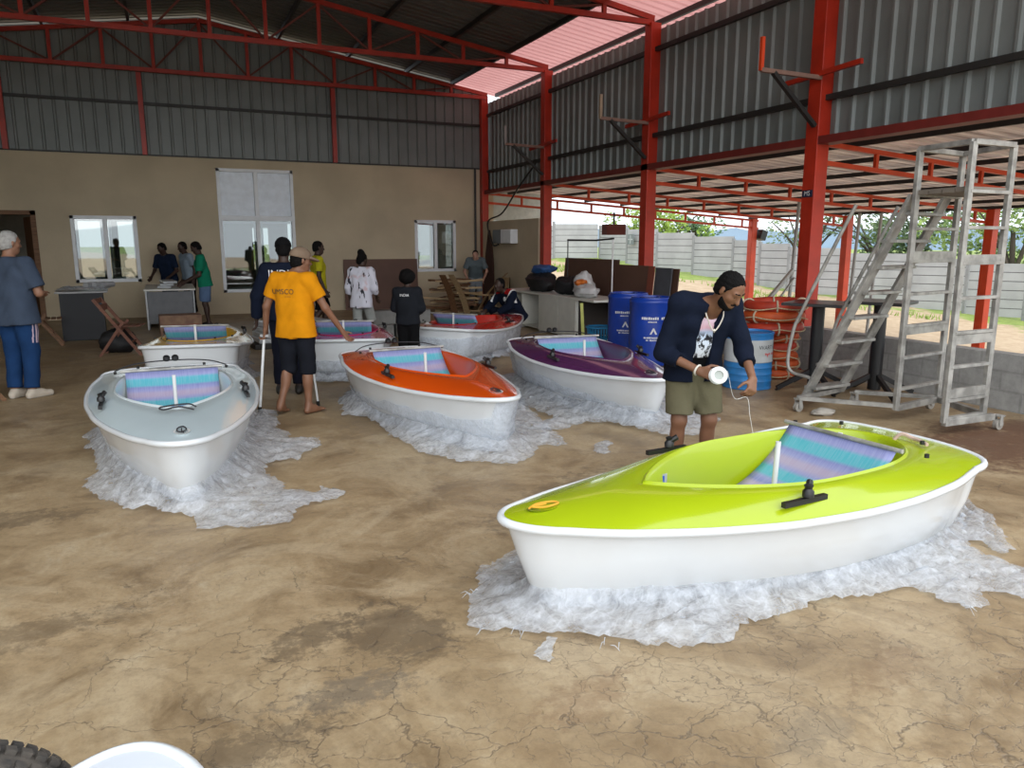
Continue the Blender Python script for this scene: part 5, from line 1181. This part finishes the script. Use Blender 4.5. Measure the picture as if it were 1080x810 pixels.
# plank, wall unit, cable in the corner
b = MB(); P2 = [(-.15, 0), (.16, 0), (.17, .7), (.12, 1.3), (.05, 1.75), (-.02, 2.0), (-.06, 1.95), (-.13, 1.3), (-.17, .6)]; n = len(P2)
b.v = [(x, -.025, z) for x, z in P2] + [(x, .025, z) for x, z in P2]; b.f = [tuple(range(n)), tuple(reversed(range(n, 2*n)))] + [(i, i + n, (i+1) % n + n, (i+1) % n) for i in range(n)]; b.mi = [0] * len(b.f)
o = b.build('pointed_board', mat('dark_brown_stain', (.045, .018, .012), .6)); o.location = (7.50, 18.2, 0); o.rotation_euler = (-.05, .0, -1.1); tag(o, 'tall dark brown board tapering to a point, leaning in the far corner', 'board')
t = thing('wall_unit', 'white wall-mounted unit with a dark left half on the return wall', 'wall unit', (7.71, 17.42, 1.66))
MB().box(-.2, 0, -.62, .0, 0, .34).build('casing', UPVC, t, bevel=.02); MB().box(-.2, 0, .005, .5, 0, .34).build('dark_casing', mat('grey_casing', (.10, .11, .12), .4), t, bevel=.02)
o = MB().tube(smooth_path([(7.78, 16.0, 3.45), (7.7, 16.7, 3.0), (7.66, 17.6, 2.42), (7.62, 18.3, 2.28), (7.62, 18.5, 2.15), (7.5, 18.1, 1.9), (7.45, 17.7, 1.62), (7.5, 17.5, 1.64)], 8), .022, 6).build('power_cable', BLACK, None, smooth=True); tag(o, 'black cable drooping from the cladding to the wall unit', 'cable')
o = MB().tube([(7.56, 19.2, .1), (7.56, 19.2, 3.6)], .03, 8).build('drain_pipe', DARK, None, smooth=True); tag(o, 'thin dark pipe running up the corner of the back wall', 'pipe')
t = thing('wooden_chair', 'plain pale wooden chair against the return wall by the corner', 'chair', (7.3, 17.0, 0)); MB().box(-.2, .2, -.2, .2, .42, .45).build('seat', WOODL, t); MB().box(.17, .2, -.2, .2, .5, .85).build('backrest', WOODL, t)
for sx_ in (-1, 1):
    for sy_ in (-1, 1): MB().box(sx_*.18 - .02, sx_*.18 + .02, sy_*.18 - .02, sy_*.18 + .02, 0, .42 if sx_ < 0 else .86).build('leg', WOODL, t)
# jumbled planks
rnd = random.Random(4); first = None
for i in range(24):
    L_ = rnd.uniform(.6, 1.25); b = MB(); n = 6
    for j in range(n + 1):
        x = -L_/2 + L_ * j / n; w_ = .09 + .03 * math.sin(i + j * .9); zz = .02 * math.sin(j * .8 + i); b.v += [(x, -w_, zz), (x, w_, zz), (x, w_, zz + .045), (x, -w_, zz + .045)]
    for j in range(n):
        for q in range(4): b.f.append((j*4+q, j*4+(q+1) % 4, (j+1)*4+(q+1) % 4, (j+1)*4+q)); b.mi.append(0)
    b.f += [(3, 2, 1, 0), (n*4, n*4+1, n*4+2, n*4+3)]; b.mi += [0, 0]
    o = b.build('wood_plank', (WOODB, WOODL, WOODL, WOODB)[i % 4]); lay = i // 3; o.location = (6.35 + rnd.uniform(-.35, .25), 17.35 + rnd.uniform(-.3, .3), .03 + lay * .105); o.rotation_euler = (rnd.uniform(-.06, .06), rnd.uniform(-.08, .08), rnd.uniform(-.7, .7)); tag(o, 'rough wooden offcut in the jumbled pile by the far corner', 'plank', 'wood offcuts in the pile')
for i, (x, y, a, lb) in enumerate(((6.15, 17.0, .85, 'long bowed plank standing up out of the wood pile, leftmost'), (6.45, 16.95, .7, 'pale bowed plank leaning across the front of the wood pile'), (6.9, 17.4, -.75, 'pale batten leaning right against the wood pile'))):
    b = MB(); n = 8; V = [(-.09, .10)[k] for k in (0, 1)]
    for j in range(n + 1):
        q = j / n; b.v += [(q * .75 - .1 * math.sin(PI * q), -.08, q * .95), (q * .75 - .1 * math.sin(PI * q), .08, q * .95), (q * .75 - .1 * math.sin(PI * q) + .02, .08, q * .95 + .015), (q * .75 - .1 * math.sin(PI * q) + .02, -.08, q * .95 + .015)]
    for j in range(n):
        for q in range(4): b.f.append((j*4+q, j*4+(q+1) % 4, (j+1)*4+(q+1) % 4, (j+1)*4+q)); b.mi.append(0)
    b.f += [(3, 2, 1, 0), (n*4, n*4+1, n*4+2, n*4+3)]; b.mi += [0, 0]
    o = b.build('bowed_plank', (WOODB, WOODL, WOODL)[i], None, smooth=30); o.location = (x, y, 0); o.rotation_euler = (0, 0, PI + a if i < 2 else a); tag(o, lb, 'plank')

# ------------------------------------------------------------------ left side: desks, chairs, boxes
t = thing('office_desk', 'dark grey desk piled with clear plastic, under the left window', 'desk', (-1.75, 14.95, 0), .05)
CH = mat('charcoal_laminate', (.012, .013, .017), .6)
MB().box(-.06, .74, -.04, .78, .83, .86).build('desktop', mat('grey_laminate', (.33, .33, .33), .4), t, bevel=.004); MB().box(0, .66, 0, .03, .02, .83).build('front_panel', CH, t); MB().box(0, .03, .03, .72, .0, .83).build('side_panel', CH, t); MB().box(.63, .66, .03, .72, 0, .83).build('side_panel', CH, t); MB().box(.2, .62, .1, .7, .1, .82).build('drawer_unit', CH, t)
film('sheet of clear plastic crumpled on the dark grey desk', [(-1.85, 14.93), (-1.0, 15.0), (-.95, 15.7), (-1.8, 15.68)], None, .04, .07, 0, 11, group=None).location.z = .862
b = MB()
for i in range(3): b.tube([(-1.35 + .13 * i, 15.15 + .05 * i, .955), (-1.2 + .13 * i, 15.45, .955)], .05, 10)
tag(b.build('wrapped_rolls', mat('grey_wrap', (.35, .36, .37), .35), None, smooth=40), 'three wrapped grey rolls tied together on the dark desk', 'rolls')
t = thing('work_table', 'white panel-sided table at which the three men work', 'table', (-.45, 16.35, 0)); RIB = mat('white_ribbed_panel', (.50, .52, .54), .5)
MB().box(-.03, .9, -.04, 2.0, .76, .79).build('tabletop', MELAMINE, t, bevel=.004); s_ = MB()
for i in range(10): s_.box(-.01, .02 + .008 * (i % 2), .0 + i * .2, .2 + i * .2, 0, .76)
s_.build('side_panel', RIB, t); MB().box(.03, .85, .0, .02, .12, .74).build('modesty_panel', mat('grey_panel_paint', (.14, .145, .155), .6), t); MB().box(.84, .87, 0, 1.98, 0, .76).build('side_panel', RIB, t)
for i in range(3):
    o = MB().box(-.13, .13, -.35 - .05 * i, .35, 0, .045).build('wrapped_stack', mat('foil_wrap', (.5, .52, .54), .3), None, bevel=.012); o.location = (-.08 + .02 * i, 17.05, .792 + .047 * i); o.rotation_euler = (0, 0, .1 * i - .1); tag(o, ('flat silver-wrapped panel at the bottom of the stack on the work table', 'flat silver-wrapped panel in the middle of the stack on the work table', 'flat silver-wrapped panel on top of the stack on the work table')[i], 'panel', 'wrapped panels on the work table')
t = thing('cardboard_box', 'stained brown cardboard box on the floor in front of the work table', 'box', (.12, 15.45, 0), .06); CB = mat('cardboard', (.30, .19, .12), .85, 0, .2, 7., 0, 40, (.20, .11, .08))
MB().box(-.36, .36, -.2, .2, 0, .36).build('carton', CB, t, bevel=.006); MB().box(-.36, .36, -.2, .0, .361, .367).box(-.36, .36, .003, .2, .361, .367).build('flap', CB, t); MB().box(-.3, .3, -.2035, -.2, .12, .2).build('stain', mat('reddish_stain', (.28, .10, .07), .8), t)
def folding_chair(x, y, rz, label, wm):
    t = thing('folding_chair', label, 'chair', (x, y, 0), rz, 'wooden folding chairs')
    for s in (-.2, .2):
        MB().bar((.34, s, 0), (-.26, s, .86), .022, .045, (1, 0, 0)).build('long_leg', wm, t); MB().bar((-.24, s * .86, 0), (.12, s * .86, .52), .022, .04, (1, 0, 0)).build('short_leg', wm, t)
    MB().bar((-.17, -.2, .73), (-.17, .2, .73), .02, .09).bar((-.24, -.2, .83), (-.24, .2, .83), .02, .07).build('backrest', wm, t)
    b = MB()
    for i in range(5): b.box(-.06 + i * .085, .01 + i * .085, -.19, .19, .44, .455)
    b.build('seat', wm, t); MB().bar((.20, -.2, .2), (.20, .2, .2), .02, .02).build('stretcher', wm, t); return t
RW = wood_mat('red_brown_wood', (.13, .05, .032), (.24, .10, .06))
folding_chair(-.78, 12.95, -.15, 'red-brown wooden folding chair standing open beside the dark grey desk', RW); folding_chair(-2.05, 14.6, .1, 'dark wooden folding chair half hidden behind the white-haired man', WOODB); folding_chair(-2.12, 9.7, .3, 'dark wooden folding chair at the very left edge of the photo', WOODB)
lumpy('rucksack', 'black rucksack on the floor under the red-brown folding chair', 'bag', (-.82, 13.25, 0), (.26, .2, .2), mat('black_nylon', (.012, .012, .014), .6), 12)
# wrapped stacks on the floor behind the boats
for i in range(4):
    o = MB().box(-.55, .55, -.32, .32, 0, .075).build('wrapped_board', mat('foil_wrap', (.5, .52, .54), .3), None, bevel=.015); o.location = (1.75 + .03 * i, 13.0 + .03 * i, .09 + .08 * i); o.rotation_euler = (0, 0, .1 + .05 * i); tag(o, 'silver-wrapped flat panel, %s of the floor stack behind the navy jacket' % ('lowest', 'second', 'third', 'topmost')[i], 'panel', 'wrapped panels on the floor')
o = MB().box(-.6, .6, -.36, .36, 0, .085).build('pallet_board', DARK, None, bevel=.01); o.location = (1.72, 12.98, 0); o.rotation_euler = (0, 0, .1); tag(o, 'black base board under the floor stack of wrapped panels', 'board')
GB = mat('pale_grey_block', (.24, .24, .23), .85, 0, .2, 5.)
for i, (x, y, z, lb) in enumerate(((3.35, 13.4, 0, 'grey block on the floor left of the child, lower left'), (3.95, 13.35, 0, 'grey block on the floor behind the child'), (4.55, 13.3, 0, 'grey block on the floor right of the child'), (3.4, 13.4, .245, 'grey block stacked upper left behind the child'), (4.02, 13.35, .245, 'grey block stacked on top directly behind the child'))):
    o = MB().box(-.28, .28, -.15, .15, 0, .24).build('grey_block', GB, None, bevel=.012); o.location = (x, y, z); o.rotation_euler = (0, 0, .05 * i - .1); tag(o, lb, 'block', 'grey blocks behind the boats')
o = MB().box(-.5, .5, -.06, .06, 0, .03).build('floor_plank', WOODB); o.location = (2.3, 15.2, 0); o.rotation_euler = (0, 0, .2); tag(o, 'brown plank lying on the floor by the back wall', 'plank')
# wheel at the bottom edge
t = thing('trailer_wheel', 'knobbly black tyre at the bottom left corner', 'wheel', (-.555, 1.80, .0)); t.rotation_euler = (0, 0, math.radians(12)); RW_ = .30
b = MB(); M_ = Matrix.Rotation(PI / 2, 4, 'X')
b.lathe([(.20, -.055), (.245, -.07), (.285, -.06), (.30, -.03), (.302, 0), (.30, .03), (.285, .06), (.245, .07), (.20, .055), (.20, -.055)], (0, 0, 0), 60, M_)
for i in range(58):
    a = 2 * PI * i / 58
    for q in (-.042, 0, .042):
        aa = a + (0 if q else .07); rr_ = .300 if q == 0 else .291; c = Vector((math.cos(aa) * rr_, q, math.sin(aa) * rr_)); o_ = Vector((math.cos(aa), q * 4, math.sin(aa))).normalized(); b.bar(tuple(c - o_ * .004), tuple(c + o_ * .014), .022, .020, (0, 1, 0))
tyre = b.build('tyre', mat('dusty_rubber', (.035, .032, .030), .8, 0, .3, 20., 0, 40, (.10, .085, .07)), t)
MB().lathe([(.0, -.03), (.19, -.035), (.21, -.05), (.21, .05), (.19, .035), (0, .03)], (0, 0, 0), 40, M_).build('rim', mat('dark_rim', (.06, .06, .065), .4), t, smooth=40); t.location.z = .318
o = MB()

# ------------------------------------------------------------------ tall tables and the aluminium ladder tower
def tall_table(x, y, rz, z, w, label):
    t = thing('pedestal_table', label, 'table', (x, y, 0), rz, 'black pedestal tables'); TT = mat('black_tabletop', (.03, .03, .032), .3)
    MB().box(-w, w, -w, w, z - .035, z).build('tabletop', TT, t, bevel=.008); MB().lathe([(.07, .06), (.07, z - .06), (.1, z - .035), (0, z - .035)], n=20).build('pedestal', BLACK, t, smooth=40)
    for i in range(4):
        a = PI / 4 + PI / 2 * i; MB().bar((math.cos(a) * .05, math.sin(a) * .05, .22), (math.cos(a) * .45, math.sin(a) * .45, .025), .04, .05).lathe([(.02, 0), (.025, .01), (.0, .02)], (math.cos(a) * .45, math.sin(a) * .45, 0), 8).build('foot', BLACK, t)
tall_table(6.80, 6.50, .5, 1.02, .33, 'black pedestal table nearer the life rings'); tall_table(7.18, 5.98, .4, 1.06, .30, 'black pedestal table behind the aluminium stairs')
t = thing('ladder_tower', 'aluminium mobile stair and platform tower at the right', 'ladder', (0, 0, 0))
A_, B_, C_, D_ = (6.24, 4.93), (6.17, 4.38), (6.72, 4.40), (6.98, 5.05); TH = 2.52
def up_(p, z0, z1): return MB().bar((*p, z0), (*p, z1), .058, .04, (0, 1, 0))
for p, z1 in ((A_, TH), (B_, TH), (C_, TH), (D_, TH)): up_(p, .12, z1).build('upright', ALU, t, bevel=.004)
def rung(p, q, z, w=.05, h=.028): return MB().bar((*p, z), (*q, z), w, h).build('rung', ALU, t, bevel=.003)
for i in range(7):
    z = .32 + i * .30; rung(A_, D_, z); rung(B_, C_, z)
for z in (.40, .88, 1.57):
    if z > .5: MB().bar((*A_, z), (*D_, z), .03, .085).build('tower_brace', ALU, t)
    MB().bar((*B_, z - .02), (*C_, z - .02), .03, .085).build('tower_brace', ALU, t)
for p, q in ((A_, B_), (B_, C_), (D_, C_), (A_, D_)): MB().bar((*p, TH), (*q, TH), .05, .045).build('top_rail', ALU, t, bevel=.003)
for p, q in ((D_, C_), (B_, C_), (A_, D_)): MB().bar((*p, .14), (*q, .14), .05, .06).build('base_rail', ALU, t, bevel=.003)
MB().bar((*B_, .12), (C_[0] + .1, C_[1] - .03, .12), .05, .06).build('base_rail', ALU, t, bevel=.003)
pf = MB()
for i in range(4):
    k0, k1 = i / 4 + .01, (i + 1) / 4 - .01; mixp = lambda p, q, k: Vector((p[0] + (q[0] - p[0]) * k, p[1] + (q[1] - p[1]) * k, 0))
    a, b_, c, d = mixp(A_, B_, k0), mixp(A_, B_, k1), mixp(D_, C_, k1), mixp(D_, C_, k0)
    pf.add([tuple(v + Vector((0, 0, z))) for z in (2.12, 2.16) for v in (a, b_, c, d)], [(3, 2, 1, 0), (4, 5, 6, 7), (0, 1, 5, 4), (1, 2, 6, 5), (2, 3, 7, 6), (3, 0, 4, 7)])
pf.build('platform', mat('weathered_deck', (.20, .17, .14), .7), t)
SL, SR = (5.98, 5.80), (6.50, 5.84)
TL, TR = (6.27, 4.98), (6.88, 5.10)
V3 = lambda p, z: (p[0], p[1], z)
MB().bar(V3(SL, .12), V3(TL, 2.12), .035, .11, (1, 0, 0)).build('stringer', ALU, t, bevel=.003); MB().bar(V3(SR, .12), V3(TR, 2.12), .035, .11, (1, 0, 0)).build('stringer', ALU, t, bevel=.003)
for i in range(8):
    q = (i + .35) / 8; l = Vector(V3(SL, .12)).lerp(Vector(V3(TL, 2.12)), q); r = Vector(V3(SR, .12)).lerp(Vector(V3(TR, 2.12)), q); MB().bar(tuple(l), tuple(r), .16, .03).build('tread', ALU, t, bevel=.003)
for S_0, T_0, o in ((SL, TL, (-.06, .02)), (SR, TR, (.05, .02))):
    d = Vector((T_0[0] - S_0[0], T_0[1] - S_0[1], 2.0)); a = Vector((S_0[0] + o[0], S_0[1] + o[1], .12)); up2 = Vector((-.06, .30, .34))
    pts = [a + d * .10, a + d * .10 + up2 * .5 + Vector((-.02, .10, -.1)), a + d * .16 + up2 * .95, a + d * .28 + up2, a + d * .6 + up2, a + d * .80 + up2 * .98]
    MB().tube(smooth_path([tuple(p) for p in pts], 6), .018, 10).build('handrail', ALU, t, smooth=True)
for (x, y, rx) in ((5.74, 5.66, 0), (6.52, 5.66, 1), (6.86, 4.34, 2), (7.08, 5.2, 3)):
    c = MB().tube([(x, y - .02, .05), (x, y + .02, .05)], .05, 16).build('caster', mat('caster_grey', (.3, .28, .25), .5), t, smooth=40); MB().box(x - .02, x + .02, y - .035, y - .025, .04, .13).box(x - .02, x + .02, y + .025, y + .035, .04, .13).box(x - .03, x + .03, y - .04, y + .04, .125, .14).build('caster_fork', ALU, c)
MB().bar((5.74, 5.66, .14), V3(SR, .14), .05, .05).build('base_rail', ALU, t); MB().bar((5.74, 5.66, .14), V3(A_, .16), .04, .04).bar((6.52, 5.66, .14), V3(D_, .16), .04, .04).build('base_rail', ALU, t)
# rag caught on the front caster
lumpy('rag', 'dirty pale rag on the floor by the ladder caster', 'rag', (5.86, 5.45, 0), (.13, .08, .035), mat('rag_cloth', (.36, .33, .29), .9), 21)

# ------------------------------------------------------------------ outside: boundary wall, posts, trees, far land
def boundary(pts, label, h=1.78, bay=2.0):
    t = thing('boundary_wall', label, 'wall', (pts[0][0], pts[0][1], 0)); o = Vector((pts[0][0], pts[0][1], 0)); CW = mat('precast_concrete', (.37, .375, .38), .9, 0, .12, 1.5); b = MB(); bk = MB()
    for (a, c) in zip(pts, pts[1:]):
        a2, c2 = Vector(a), Vector(c); L = (c2 - a2).length; n = max(1, round(L / bay))
        for i in range(n):
            p, q = a2.lerp(c2, i / n), a2.lerp(c2, (i + 1) / n); z0 = min(zg(*p), zg(*q)) - .1; zz = (zg(*p) + zg(*q)) / 2
            bk.bar((p.x - o.x, p.y - o.y, zz + .9), (q.x - o.x, q.y - o.y, zz + .9), .025, 1.76)
            for r in range(6): b.bar((p.x - o.x, p.y - o.y, zz + .155 + r * .30 - .0), (q.x - o.x, q.y - o.y, zz + .155 + r * .30), .05, .272)
            MB().box(-.06, .05, -.055, .055, 0, h + .25).build('wall_post', mat('concrete_post', (.27, .275, .28), .9), t).location = (p.x - o.x, p.y - o.y, z0)
    b.build('wall_panel', CW, t); bk.build('joint_shade_backing', mat('joint_shade', (.14, .14, .14), .95), t); return t  # dark backing colours in the shade of the grooves between slabs
boundary([(13.0, 38.2), (16.5, 37.0), (20.85, 35.3)], 'grey precast boundary wall at the back of the yard, left stretch'); boundary([(21.0, 35.3), (21.3, 30.5), (22.4, 26.4), (22.5, 23.2), (24.2, 19.0), (25.8, 15.9), (28.5, 9.0), (31, 2)], 'long grey precast boundary wall running along the yard to the right')
t = thing('white_building', 'low white building beyond the boundary wall on the left', 'building', (16.5, 44.0, .9)); MB().box(-5, 4.6, 0, 4, 0, 3.35).build('wall', mat('white_render', (.42, .45, .49), .9), t); MB().box(-5.15, 4.75, -.15, 4.15, 3.35, 3.5).build('roof_edge', mat('grey_coping', (.33, .36, .4), .8), t); MB().box(3.2, 4.1, 1, 2, 3.5, 3.85).build('roof_box', mat('grey_coping', (.33, .36, .4), .8), t)
t = thing('wall_sign', 'small dark square plate on the boundary wall behind the canopy', 'sign', (20.98, 32.3, zg(21, 32.3) + 1.25)); MB().box(-.04, 0, -.25, .25, -.25, .25).build('plate', mat('grey_green_plate', (.16, .19, .19), .6), t); MB().box(-.045, -.04, -.2, .2, -.03, .03).box(-.045, -.04, -.03, .03, -.2, .2).build('cross_bars', mat('pale_plate', (.4, .43, .43), .6), t)
t = thing('loudspeaker_box', 'dark red box hanging under the canopy edge truss', 'box', (11.9, 19.25, 2.2)); MB().box(-.32, .32, -.15, .15, -.30, 0).build('casing', mat('maroon_casing', (.14, .02, .015), .6), t, bevel=.01); MB().bar((0, 0, 0), (0, 0, .34), .04, .04).build('bracket', DARK, t)
t = thing('flood_lamp', 'small black flood lamp on the farthest orange-red post', 'lamp', (17.28, 19.2, 1.95)); MB().box(-.02, .2, -.15, .15, -.16, .14, Matrix.Rotation(.3, 4, 'Y')).build('housing', BLACK, t); MB().box(.2, .21, -.13, .13, -.13, .11, Matrix.Rotation(.3, 4, 'Y')).build('lens', mat('lamp_lens', (.3, .3, .3), .2), t)
# scaffold tubes and a sloping rail between the near column and the yard
for i, (x, y, h, lb) in enumerate(((12.0, 12.35, 2.55, 'thin leaning grey scaffold tube left of the near column'), (14.5, 13.0, 2.35, 'thin grey scaffold tube just left of the middle outdoor post'), (14.9, 12.75, 2.35, 'thin grey scaffold tube just right of the middle outdoor post'))):
    o = MB().tube([(x, y, -.5), (x + .1, y - .05, h)], .035, 8).build('scaffold_tube', mat('galvanised_tube', (.42, .43, .43), .5, .4), None, smooth=True); tag(o, lb, 'pole')
o = MB().bar((9.0, 10.1, .35), (12.1, 12.35, 1.12), .05, .09).bar((9.05, 10.0, .2), (12.1, 12.3, .95), .03, .03).build('sloping_rail', mat('galvanised_tube', (.42, .43, .43), .5, .4)); tag(o, 'sloping white metal rail outside, left of the near column', 'rail')
def trunk_tree(x, y, z, H_, R_, label, seed, n=1500, leaf=.28, c1=(.05, .11, .02), c2=(.16, .26, .05), flat=.75, trunk=True, dens=1.0, cat='tree'):
    t = thing('bush' if cat == 'bush' else 'tree', label, cat, (x, y, z)); r = random.Random(seed)
    if trunk:
        b = MB(); b.tube(smooth_path([(0, 0, 0), (.1 * R_ * .3, .05, H_ * .3), (-.05, .1, H_ * .62)], 4), [.16 - .01 * i for i in range(9)], 8)
        for i in range(6):
            a = r.uniform(0, 6.28); l = R_ * r.uniform(.5, .85); b.tube(smooth_path([(0, 0, H_ * .35), (math.cos(a) * l * .4, math.sin(a) * l * .4, H_ * .58), (math.cos(a) * l, math.sin(a) * l, H_ * r.uniform(.65, .9))], 4), [.09 - .009 * k for k in range(9)], 6)
        b.build('trunk', mat('bark', (.09, .07, .055), .9), t, smooth=True)
    L1 = mat('leaf_%s' % seed, c2, .7, 0, .2, .8, 0, 40, c1)
    cl_ = [(Vector((r.gauss(0, .42), r.gauss(0, .42), r.gauss(0, .34))), r.uniform(.22, .42)) for _ in range(16)]; b = MB()
    for i in range(n):
        c, rad = r.choice(cl_); d = Vector((r.gauss(0, 1), r.gauss(0, 1), r.gauss(0, 1))).normalized() * rad * r.uniform(.55, 1) ** .5; p = c + d
        P = Vector((p.x * R_, p.y * R_, H_ * .68 + p.z * R_ * flat)); a = Vector((r.gauss(0, 1), r.gauss(0, 1), r.gauss(0, 1))).normalized(); e = a.orthogonal().normalized(); l = leaf * r.uniform(.6, 1.2)
        b.add([P - a * l * .5, P + e * l * .28, P + a * l * .5, P - e * l * .28], [(0, 1, 2, 3)])
    b.build('foliage', L1, t); return t
def dir_at(u, dist): a = math.radians(24.2) + math.atan((u - 540) / 796.34); return (math.sin(a) * dist, math.cos(a) * dist)
trunk_tree(*dir_at(668, 52), .4, 3.2, 1.5, 'small bright green tree behind the boundary wall, left of the middle column', 3, 900, .3, (.12, .22, .02), (.36, .46, .06))
trunk_tree(*dir_at(700, 50), .2, 3.8, 2.5, 'bright green tree right of the middle column', 4, 1800, .3, (.10, .20, .02), (.32, .42, .06)); trunk_tree(*dir_at(730, 55), .2, 3.6, 2.0, 'dark green tree beside the bright one', 5, 1400, .3, (.03, .09, .03), (.10, .19, .06))
trunk_tree(*dir_at(845, 36), -1.6, 5.6, 2.3, 'airy grey-green tree just left of the near column', 6, 1100, .22, (.05, .09, .03), (.18, .24, .10)); trunk_tree(*dir_at(925, 38), -1.8, 6.2, 3.6, 'broad dark tree with bent branches behind the ladder stairs', 7, 3600, .25, (.025, .06, .015), (.11, .17, .05))
trunk_tree(*dir_at(1062, 34), -2.0, 6.6, 3.0, 'light green tree at the right edge beyond the tower', 8, 2600, .25, (.06, .13, .02), (.25, .34, .08))
trunk_tree(*dir_at(880, 36.5), -2.2, 3.4, 2.2, 'low bushy shrub under the broad dark tree', 9, 1500, .2, (.04, .10, .02), (.15, .26, .06), trunk=False, cat='bush'); trunk_tree(*dir_at(935, 35), -2.4, 3.6, 2.0, 'low green shrub right of the near column, by the boundary wall', 10, 1500, .2, (.04, .10, .02), (.17, .28, .07), trunk=False, cat='bush')
trunk_tree(*dir_at(527, 48), 1.6, 5.2, 2.2, 'thin palm-like tree above the return wall', 13, 500, .4, (.03, .06, .02), (.1, .14, .06)); trunk_tree(*dir_at(553, 50), 1.6, 4.9, 1.8, 'thin dark tree above the return wall, right one', 14, 420, .35, (.03, .06, .02), (.1, .14, .06))
# lake strip and hills
lk = MB().box(-300, 600, 230, 520, -9.2, -9.0).build('lake', mat('lake_water', (.42, .52, .60), .15)); struct(lk)
b = MB(); pr = []
for i in range(61):
    a = math.radians(25 + i * 1.1); R0 = 620; h = 8 + 10 * (noise.noise(Vector((i * .23, 2, 0))) + .3) + 4 * noise.noise(Vector((i * .9, 1, 0))); x, y = math.sin(a) * R0, math.cos(a) * R0
    b.v += [(x, y, -12), (x, y, max(0, h)), (x * 1.25, y * 1.25, -12)]
for i in range(60):
    k = i * 3; b.f += [(k, k + 3, k + 4, k + 1), (k + 1, k + 4, k + 5, k + 2)]; b.mi += [0, 0]
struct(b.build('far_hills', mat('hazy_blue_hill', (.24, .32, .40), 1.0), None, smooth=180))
# items on the ledge outside the parapet
for i, (x, y, m, lb) in enumerate(((9.6, 6.05, mat('white_sheet', (.66, .68, .7), .5), 'white plastic sheet lying outside beyond the tower'), (9.1, 5.3, mat('blue_white_sheet', (.30, .48, .66), .5), 'blue and white crumpled sheet outside at the right edge'))):
    o = lumpy('crumpled_sheet', lb, 'sheet', (x, y, zg(x, y)), (.55, .8, .08), m, 30 + i, .6)
b = MB(); rg = random.Random(8)
for i in range(2600):
    y = rg.uniform(8, 36); x = 27.2 - y * .26 - rg.uniform(.3, 2.6) + (0 if y > 20 else (20 - y) * .22); 
    if noise.noise(Vector((x * .3, y * .3, 0))) < -.1: continue
    z = zg(x, y); a = rg.uniform(0, 6.28); l = rg.uniform(.08, .22); b.add([(x - .03, y, z), (x + .03, y, z), (x + math.cos(a) * l * .4, y + math.sin(a) * l * .4, z + l)], [(0, 1, 2)])
tag(b.build('grass', mat('grass_blades', (.24, .34, .07), .9)), 'tufts of green grass along the foot of the boundary wall', 'grass', kind='stuff')
